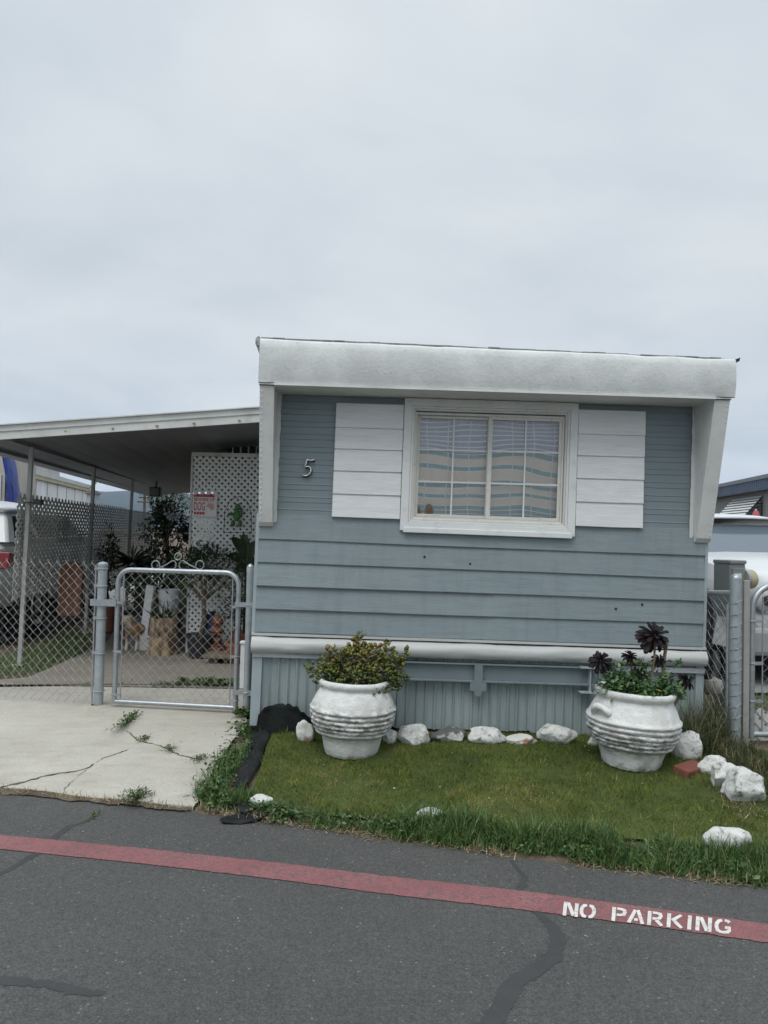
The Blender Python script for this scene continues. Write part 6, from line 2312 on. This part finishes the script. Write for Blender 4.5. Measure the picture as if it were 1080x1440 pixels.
def suv(label, M, roofz=1.72, glass=CARG, truck=False):
    th = thing('parked_car', label, 'car', M=M)
    hw = .94
    # stations along the length: y, half width, bottom, shoulder, top of the lower body
    stn = [(-2.36, .74, .46, .74, .98), (-2.30, .84, .40, .78, 1.04), (-2.1, .90, .36, .82, 1.07), (-1.3, .93, .34, .9, 1.10), (0, .94, .32, .92, 1.10), (1.1, .94, .34, .92, 1.14), (1.6, .92, .36, .90, 1.11), (2.15, .87, .38, .84, 1.03), (2.34, .78, .44, .78, .96), (2.39, .66, .5, .72, .90)]
    rows = []
    for y, w_, zb_, zs_, zt2 in stn:
        half = [(w_ * .55, zb_), (w_ * .90, zb_ + .02), (w_ * .985, zb_ + .12), (w_, zs_ - .1), (w_ * .995, zs_), (w_ * .965, zt2 - .05), (w_ * .90, zt2), (w_ * .5, zt2 + .02)]
        row = [(x, y, z) for x, z in half] + [(-x, y, z) for x, z in reversed(half)]
        rows.append(row + [row[0]])
    mb = MB().grid(rows)
    mb.add(rows[0][:-1], [tuple(range(16))])
    mb.add(rows[-1][:-1], [tuple(range(16))])
    mb.build('body', CARW, th, world=False, smooth=35)
    # cabin
    yb0, yb1, yt0, yt1 = -2.22, 1.22, -1.95, .38
    wb, wt = .89, .76
    zb_, zt2 = 1.07, roofz - .16
    def ring(f, w_, y0, y1, z):
        return [(w_, y0, z), (w_, y1, z), (-w_, y1, z), (-w_, y0, z)]
    mb = MB()
    A, B = ring(0, wb, yb0, yb1, zb_), ring(1, wt, yt0, yt1, zt2)
    mb.add(A + B, [(0, 1, 5, 4), (1, 2, 6, 5), (2, 3, 7, 6), (3, 0, 4, 7), (4, 5, 6, 7)])
    mb.build('cabin', CARW, th, world=False, bevel=.03, smooth=40)
    rr = []
    for q in range(9):
        f = q / 8
        y = yt0 - .06 + (yt1 + .10 - yt0 + .06) * f
        hgt = .15 * math.sin(math.pi * (.12 + .76 * f)) ** .6
        rr.append([(x * (wt + .015), y, zt2 - .02 + hgt * (1 - abs(x) ** 3 * .75) + .012) for x in (-1, -.8, -.4, 0, .4, .8, 1)])
    MB().grid(rr).build('roof', CARW, th, world=False, smooth=60, solid=.02)
    def quad(a, b, c, d, fr, k, name, out):
        a, b, c, d = map(Vector, (a, b, c, d))
        def P(u, v_):
            return a.lerp(b, u).lerp(d.lerp(c, u), v_)
        u0, u1, v0, v1 = fr
        n_ = (b - a).cross(d - a).normalized()
        if n_.dot(Vector(out)) < 0:
            n_ = -n_
        q = [P(u, v_) + n_ * .006 for u, v_ in ((u0, v0), (u1, v0), (u1, v1), (u0, v1))]
        m = MB().add(q + [p - n_ * .02 for p in q], [(0, 1, 2, 3), (7, 6, 5, 4), (0, 4, 5, 1), (1, 5, 6, 2), (2, 6, 7, 3), (3, 7, 4, 0)])
        return m.build(name, glass if name == 'windshield' else CARG, th, world=False, bevel=.006)
    quad(A[1], A[2], B[6 - 4], B[5 - 4], (.06, .94, .10, .97), 0, 'windshield', (0, 1, .4))
    quad(A[3], A[0], B[0], B[3], (.10, .90, .2, .9), 0, 'rear_window', (0, -1, .3))
    for sg, (i0, i1) in ((1, (0, 1)), (-1, (3, 2))):
        for u0, u1 in ((.06, .25), (.30, .58), (.62, .90)):
            quad(A[i0], A[i1], B[i1], B[i0], (u0, u1, .14, .88), 0, 'side_window', (sg, 0, .2))
        MB().box((sg * .905 - .06, 1.02, 1.06), (sg * .905 + .10 * sg + .06, 1.16, 1.20)).build('mirror', CARW, th, world=False, bevel=.02)
        MB().prism([(-2.36, .80), (-2.02, .84), (-2.06, .93), (-2.30, .97)], 0, sg * .80, sg * .945).build('tail_light', REDL, th, world=False, bevel=.01)
        m = Matrix.Translation((sg * .70, 2.34, .76)) @ Matrix.Rotation(R(-90), 4, 'X')
        hl = MB().lathe([(.125, -.1), (.125, .03), (.105, .055)], 24, M=m).build('headlight', GRIMEP, th, world=False, smooth=40)
        MB().lathe([(.104, .03), (.085, .05), (.03, .062), (.002, .064)], 24, M=m, cap0=False).build('lens', CLEAR, hl, world=False, smooth=60)
        MB().lathe([(.045, .064), (.045, .072), (.002, .074)], 16, M=m).build('bulb', BLACK_PLASTIC, hl, world=False, smooth=60)
        for y in (-1.42, 1.48):
            m = Matrix.Translation((sg * .86, y, .36)) @ Matrix.Rotation(R(90 * sg), 4, 'Y')
            MB().lathe([(.45, -.16), (.45, .082), (.40, .086)], 28, M=Matrix.Translation((0, 0, .05)) @ m, cap1=True).build('wheel_arch', BLACK_PLASTIC, th, world=False, smooth=40)
            wl = MB().lathe([(.24, -.11), (.34, -.12), (.365, -.09), (.365, .09), (.34, .12), (.23, .11)], 32, M=m, cap1=True).build('wheel', TYRE, th, world=False, smooth=40)
            MB().lathe([(.23, .11), (.225, .125), (.16, .10), (.06, .122), (.002, .124)], 20, M=m, cap0=False).build('rim', RIM, wl, world=False, smooth=40)
    MB().box((-.84, 2.26, .28), (.84, 2.44, .52)).build('front_bumper', GRIMEP, th, world=False, bevel=.04)
    MB().box((-.86, -2.44, .36), (.86, -2.26, .66)).build('rear_bumper', CARW, th, world=False, bevel=.05)
    MB().box((-.55, 2.33, .62), (.55, 2.405, .90)).build('grille', BLACK_PLASTIC, th, world=False, bevel=.01)
    mb = MB()
    for i in range(6):
        mb.box((-.53, 2.406, .645 + i * .042), (.53, 2.412, .66 + i * .042))
    mb.build('grille_bars', GRIMEP, th, world=False)
    MB().box((-.8, -2.0, .18), (.8, 2.1, .36)).build('underbody', BLACK_RUBBER, th, world=False)
    MB().box((-.80, 1.16, 1.10), (.80, 1.26, 1.125)).build('wiper_cowl', BLACK_PLASTIC, th, world=False)
    return th


rear = Vector((-5.03, 8.02, .165))
Mv = Matrix.Translation(rear + CDIR * 2.4) @ Matrix.Rotation(math.atan2(.12, 1), 4, 'Z') @ Matrix.Diagonal((1, 1, 1.07, 1))
suv('white car with a red tail light parked beyond the lattice fence', Mv, 1.55)
Mv = Matrix.Translation((4.22, 9.25, .165)) @ Matrix.Rotation(R(181), 4, 'Z') @ Matrix.Diagonal((1.06, 1, 1.05, 1))
suv('white car facing the lane behind the right hand gate', Mv, 1.62, pm('windshield with reflected sky colour', (.10, .13, .16), .08, .05, 2, spec=.9))  # paler blue grey base colour stands in for sky reflected in the windshield

# ------------------------------------------------------------------ neighbours
NB = thing('neighbour_home', 'long white neighbouring mobile home beyond the lattice fence', 'mobile home', (-9.1, 18, .16))
WALLN = pm('streaked white siding', (.76, .78, .79), .6, .08, 1.2, stretch=(1, 1, .25), stains=[((.52, .54, .55), 2.2, .5, .75, .6)])
n0_, n1_ = at(20, 651, 18.3), at(127, 682.5, 27)
dN = Vector((n1_.x - n0_.x, n1_.y - n0_.y, 0)).normalized()
oN = Vector((dN.y, -dN.x, 0))        # outward, towards the carport
zN = (n0_.z + n1_.z) / 2
a0 = Vector((n0_.x, n0_.y, 0)) - dN * 5
b0 = Vector((n1_.x, n1_.y, 0))
def wallbox(mb, a, b, z0, z1, t0, t1):
    q = [a + oN * t0, b + oN * t0, b + oN * t1, a + oN * t1]
    vs = [Vector((p.x, p.y, z)) for z in (z0, z1) for p in q]
    return mb.add(vs, [(0, 1, 2, 3), (7, 6, 5, 4), (0, 4, 5, 1), (1, 5, 6, 2), (2, 6, 7, 3), (3, 7, 4, 0)])
wallbox(MB(), a0, b0, .2, zN - .25, -3.4, -.10).build('wall', WALLN, NB)
wallbox(MB(), a0 - dN * .2, b0 + dN * .2, zN - .24, zN - .13, -3.6, -.02).build('eave', pm('yellowed eave trim', (.42, .40, .27), .6, .15, 3), NB)
wallbox(MB(), a0 - dN * .2, b0 + dN * .2, zN - .129, zN, -3.6, 0).build('roof', pm('pale metal roof edge', (.52, .53, .52), .5, .12, 2), NB)
mb = MB()
L_ = (b0 - a0).length
for i in range(int(L_ / 1.15)):
    p = a0 + dN * (i * 1.15 + .4)
    wallbox(mb, p, p + dN * .02, .2, zN - .26, -.10, -.085)
mb.build('siding_seam', pm('grey siding seam', (.33, .35, .36), .6), NB)
for i, (x0_, x1_, yt_, yb_) in enumerate(((48, 66, 651, 662), (64, 82, 653, 665), (80, 92, 656, 668))):
    p = at((x0_ + x1_) / 2, yb_, 21 + i)
    hh = (yb_ - yt_) * (21 + i) / F
    ww = (x1_ - x0_) * (21 + i) / F * .55
    u_ = MB().box((p.x - ww - .4, p.y - .3, zN + .001), (p.x + ww - .4, p.y + .5, zN + hh * 1.35 + .05)).build('roof_unit', pm('grey roof unit', (.42, .42, .40), .6, .15, 6), NB, bevel=.02)
    MB().box((p.x - ww * .7 - .4, p.y - .32, zN + .08), (p.x + ww * .7 - .4, p.y - .301, zN + hh * 1.2)).build('vent', BLACK_PLASTIC, u_)
p = at(135, 680, 27)
MB().tube([p - Z * .2 + Vector((-.3, 0, 0)), p, p + Z * .35], .02, 6).lathe([(.02, -.02), (.18, .03), (.24, .08)], 16, M=Matrix.Translation(p + Z * .2) @ Matrix.Rotation(R(70), 4, 'Y')).build('antenna_dish', pm('grey dish', (.35, .36, .37), .5), NB)
# tapered shelter top
cs = thing('canvas_shelter', 'small tapered shelter top with a brown rim beyond the lattice fence', 'shelter', Vector((at(131, 700, 19).x, 19, .16)))
p = at(131, 691, 19)
ks = 19 / F
MB().lathe([(12 * ks, -1.6), (9 * ks, -1 * ks), (1 * ks, 1 * ks)], 6, p).build('cover', pm('pale grey canvas', (.36, .40, .43), .8, .15, 5), cs)
MB().lathe([(9.3 * ks, -2 * ks), (12.5 * ks, -3.5 * ks), (8 * ks, .2 * ks), (1 * ks, 2.2 * ks)], 6, p).build('rim', TRUNK, cs)
# blue tarp over a cabinet
cb_ = thing('storage_cabinet', 'pale storage cabinet partly wrapped in the blue tarp', 'cabinet', Vector((at(0, 720, 12.6).x, 12.6, .16)))
pA, pB = at(-40, 655, 12.6), at(12, 655, 12.6)
MB().box((pA.x, 12.5, .16), (pB.x, 13.6, pA.z + .25)).build('body', pm('pale cabinet wood', (.42, .40, .36), .7, .15, 4), cb_)
MB().box((pA.x + .1, 12.47, pA.z - .65), (pB.x - .05, 12.499, pA.z - .15)).build('door_panel', pm('grey white panel', (.50, .53, .56), .5, .08, 3), cb_)
TARP = pm('blue tarpaulin', (.012, .035, .22), .45, .25, 3, .5, 6, .03)
rows = []
L0 = [(3, 642), (10, 641), (16, 644), (20, 646)]
L1 = [(12, 722), (18, 723), (24, 723), (29, 722)]
for i in range(25):
    f = i / 24
    row = []
    for j in range(21):
        g_ = j / 20
        fi = f * 3
        a_ = int(min(fi, 2)); ff = fi - a_
        tx, ty_ = [L0[a_][k] * (1 - ff) + L0[a_ + 1][k] * ff for k in (0, 1)]
        bx, by = [L1[a_][k] * (1 - ff) + L1[a_ + 1][k] * ff for k in (0, 1)]
        bulge = 3 * math.sin(math.pi * g_) * f
        q = at(tx * (1 - g_) + bx * g_ + bulge, ty_ * (1 - g_) + by * g_, 12.35 + .5 * f ** 2)
        q.y += .05 * math.sin(f * 17 + g_ * 3) + .05 * mnoise.noise(Vector((f * 4, g_ * 5, 1)))
        row.append(tuple(q))
    rows.append(row)
o = MB().grid(rows).build('blue_tarp', TARP, loc=at(15, 722, 12.4), smooth=180, solid=.01)
tag(o, 'bright blue tarp draped above the white car at the left edge', 'tarp')
# far pole
p = at(203, 715, 140)
pl_ = thing('utility_pole', 'distant utility pole with a crossarm in front of the hills', 'pole', (p.x, 140, .148))
zt_ = at(203, 684, 140).z
MB().tube([(p.x, 140, .148), (p.x, 140, zt_)], [.3, .22], 8).build('pole', TRUNK, pl_)
c = at(203, 706, 140)
MB().bar((c.x - 1.2, 139.7, c.z), (c.x + 1.2, 139.7, c.z), .2, .25).bar((c.x - 1, 139.7, c.z + .8), (c.x + 1, 139.7, c.z + .8), .2, .25).build('crossarm', TRUNK, pl_)

# building at the right
BR = thing('neighbour_building', 'grey corrugated building with a blue metal fascia at the right', 'building', (10, 20, .16))
q0, q1 = at(1080, 668, 19.4), at(1010, 682, 23.4)
dB = Vector((q1.x - q0.x, q1.y - q0.y, 0)).normalized()
oB = Vector((-dB.y, dB.x, 0))
if oB.x > 0:
    oB = -oB
zB = (q0.z + q1.z) / 2
A_ = Vector((q0.x, q0.y, 0)) - dB * 5
def corr(mb, a, d, o_, length, z0, z1, pitch, dep):
    rows = []
    n = int(length / (pitch / 4))
    for i in range(n):
        p = a + d * (i * pitch / 4) + o_ * (dep if i % 4 in (0, 1) else 0)
        rows.append([(p.x, p.y, z0), (p.x, p.y, z1)])
    return mb.grid(rows)
corr(MB(), A_, dB, oB, 20, .16, zB - .42, .16, .02).build('wall', pm('grey green corrugated wall', (.25, .27, .265), .6, .12, 2, stretch=(1, 1, .3), stains=[((.16, .17, .165), 2, .5, .7, .5)]), BR)
corr(MB(), A_ + oB * .25, dB, oB, 20, zB - .42, zB - .09, .14, .035).build('fascia', pm('blue ribbed fascia', (.075, .105, .16), .5, .15, 2), BR)
p0, p1 = A_ + oB * .3, A_ + dB * 20 + oB * .3
MB().add([(p0.x, p0.y, zB - .089), (p1.x, p1.y, zB - .089), (p1.x - oB.x * 4, p1.y - oB.y * 4, zB + .0), (p0.x - oB.x * 4, p0.y - oB.y * 4, zB)], [(0, 1, 2, 3)]).build('roof', pm('grey roof cap', (.19, .21, .235), .6, .1, 3), BR, solid=.10)
p0, p1 = A_ + oB * .235, A_ + dB * 20 + oB * .235
# awning over the window
def onwall(x, y):
    d = ray(x, y)
    n_ = oB
    t_ = ((A_ + oB * .03) - CAM).dot(n_) / d.dot(n_)
    return CAM + d * t_
T1, T2 = onwall(1072, 697), onwall(1030, 703)
T2.z = T1.z
dwn = onwall(1044, 735)
aw = thing('slatted_awning', 'white slatted metal awning sloping out from the grey building', 'awning', Vector((T1.x, T1.y, T1.z)))
off_ = oB * .66 + Z * (-.78)
mb = MB()
for i in range(10):
    f0, f1 = i / 10, (i + .58) / 10
    a, b, c, d = T1 + off_ * f0, T2 + off_ * f0, T2 + off_ * f1, T1 + off_ * f1
    mb.add([a, b, c, d], [(0, 1, 2, 3)])
mb.build('slats', pm('white awning slats', (.64, .66, .66), .5, .06, 4), aw, solid=.012, fix=False)
mb = MB()
for T in (T1, T2):
    mb.bar(T + Z * -.03, T + off_ + Z * -.03, .03, .03)
mb.build('side_rail', BLACK_PLASTIC, aw)
wv = [T1 - Z * .12, T2 - Z * .12, T2 - Z * 1.1, T1 - Z * 1.1]
MB().add([v + oB * .012 for v in wv], [(0, 1, 2, 3)]).build('window', pm('dark far window', (.03, .035, .04), .2), BR, solid=.02)
# closed parasol
p = at(1063, 727, 16.5)
um = thing('closed_parasol', 'folded faded red parasol under the slatted awning', 'parasol', (p.x, p.y, .16))
ku = 16.5 / F
mb = MB()
rows = []
for q in range(12):
    f = q / 11
    r0 = (2.5 + 7 * f ** .7) * ku
    row = []
    for j in range(33):
        a = 2 * math.pi * j / 32
        r_u = r0 * (1 + .16 * math.cos(8 * a) * f)
        row.append((p.x + r_u * math.cos(a), p.y + r_u * math.sin(a), p.z + 9 * ku - 26 * ku * f))
    rows.append(row)
MB().grid(rows).build('canopy', pm('faded red canvas', (.42, .10, .11), .9, .2, 6), um, smooth=50)
MB().tube([(p.x, p.y, .16), (p.x, p.y, p.z + 11 * ku)], .02, 8).build('pole', WHITE_METAL, um)

# electrical pedestal with round meter
PED = pm('grey utility metal', (.205, .225, .225), .5, .08, 5, stains=[((.13, .14, .14), 6, .55, .75, .4)])
pe = at(1034, 900, 5.75)
pz = at(1034, 788, 5.75).z
ped = thing('electric_pedestal', 'grey electrical pedestal with a round meter behind the right gate post', 'utility box', (pe.x, 5.75, .16))
pr = Matrix.Translation((pe.x, 5.85, 0)) @ Matrix.Rotation(R(22), 4, 'Z')
MB().box((-.085, -.08, .13), (.075, .08, pz - .03), pr).build('cabinet', PED, ped, bevel=.006)
MB().box((-.09, -.09, pz - .0295), (.08, .085, pz), pr).build('cap', PED, ped, bevel=.008)
dr_ = MB().box((-.065, -.090, pz - .52), (.06, -.0805, pz - .06), pr).build('door', PED, ped, bevel=.004)
MB().box((-.05, -.0945, pz - .13), (.02, -.0905, pz - .10), pr).build('name_plate', WHITE_METAL, dr_)
m = pr @ Matrix.Translation((.075, -.03, pz - .15)) @ Matrix.Rotation(R(90), 4, 'Y')
mt = MB().lathe([(.085, 0), (.085, .045), (.078, .05), (.076, .11), (.06, .13), (.002, .134)], 28, M=m).build('meter', pm('yellowed meter dome', (.42, .38, .24), .25, .1, 10), ped, smooth=40)
MB().lathe([(.090, .0), (.092, .03), (.086, .032)], 28, M=m, cap0=False).build('meter_ring', GALV, mt, smooth=40)
# slanted sheet and hose behind the loose mesh
s_ = [(1013, 866), (1031, 872), (1030, 911), (1001, 905)]
P = [at(x, y, 5.45) for x, y in s_]
P[0].y += .05
o = MB().add(P, [(0, 1, 2, 3)]).build('metal_sheet', pm('crinkled grey sheet', (.33, .34, .33), .5, .15, 10, .6, 25, .01), loc=at(1012, 911, 5.45), solid=.012, fix=False)
tag(o, 'slanted grey sheet leaning behind the loose chain link', 'sheet')
pts = []
for i in range(60):
    a = i / 59 * 2.3 * math.pi
    q = at(1006 + 15 * math.cos(a + .6) * (1 - i / 400), 935 - 27 * math.sin(a + .6), 5.55 + .0015 * i)
    pts.append(q)
o = MB().tube(pts, [.026 + .006 * (i % 2) for i in range(60)], 8).build('ribbed_hose', BLACK_RUBBER, loc=pts[0], smooth=30)
tag(o, 'black ribbed hose coiled behind the loose chain link', 'hose')
c = at(1001, 965, 5.6)
o = MB().lathe([(.001, -.05), (.06, -.045), (.085, 0), (.07, .05), (.02, .07), (.001, .07)], 12, c).build('cement_lump', pm('pale cement', (.38, .36, .32), .9, .15, 9, .6, 30, .01), loc=c, smooth=50)
tag(o, 'pale cement lump by the corner of the home under the hose', 'cement lump')


# ------------------------------------------------------------------ the grey air towards the hills
hm = bpy.data.materials.new('damp air')
hm.use_nodes = True
t = hm.node_tree
t.nodes.clear()
ou = t.nodes.new('ShaderNodeOutputMaterial')
pv_ = t.nodes.new('ShaderNodeVolumePrincipled')
pv_.inputs['Color'].default_value = (.50, .68, 1.0, 1)
pv_.inputs['Density'].default_value = .00012
pv_.inputs['Anisotropy'].default_value = .2
t.links.new(pv_.outputs[0], ou.inputs['Volume'])
o = MB().box((-5600, -2600, -1.2), (5600, 5400, 330)).build('haze', hm)
kind(o, 'stuff', 'thin grey haze in front of the hills', 'haze')
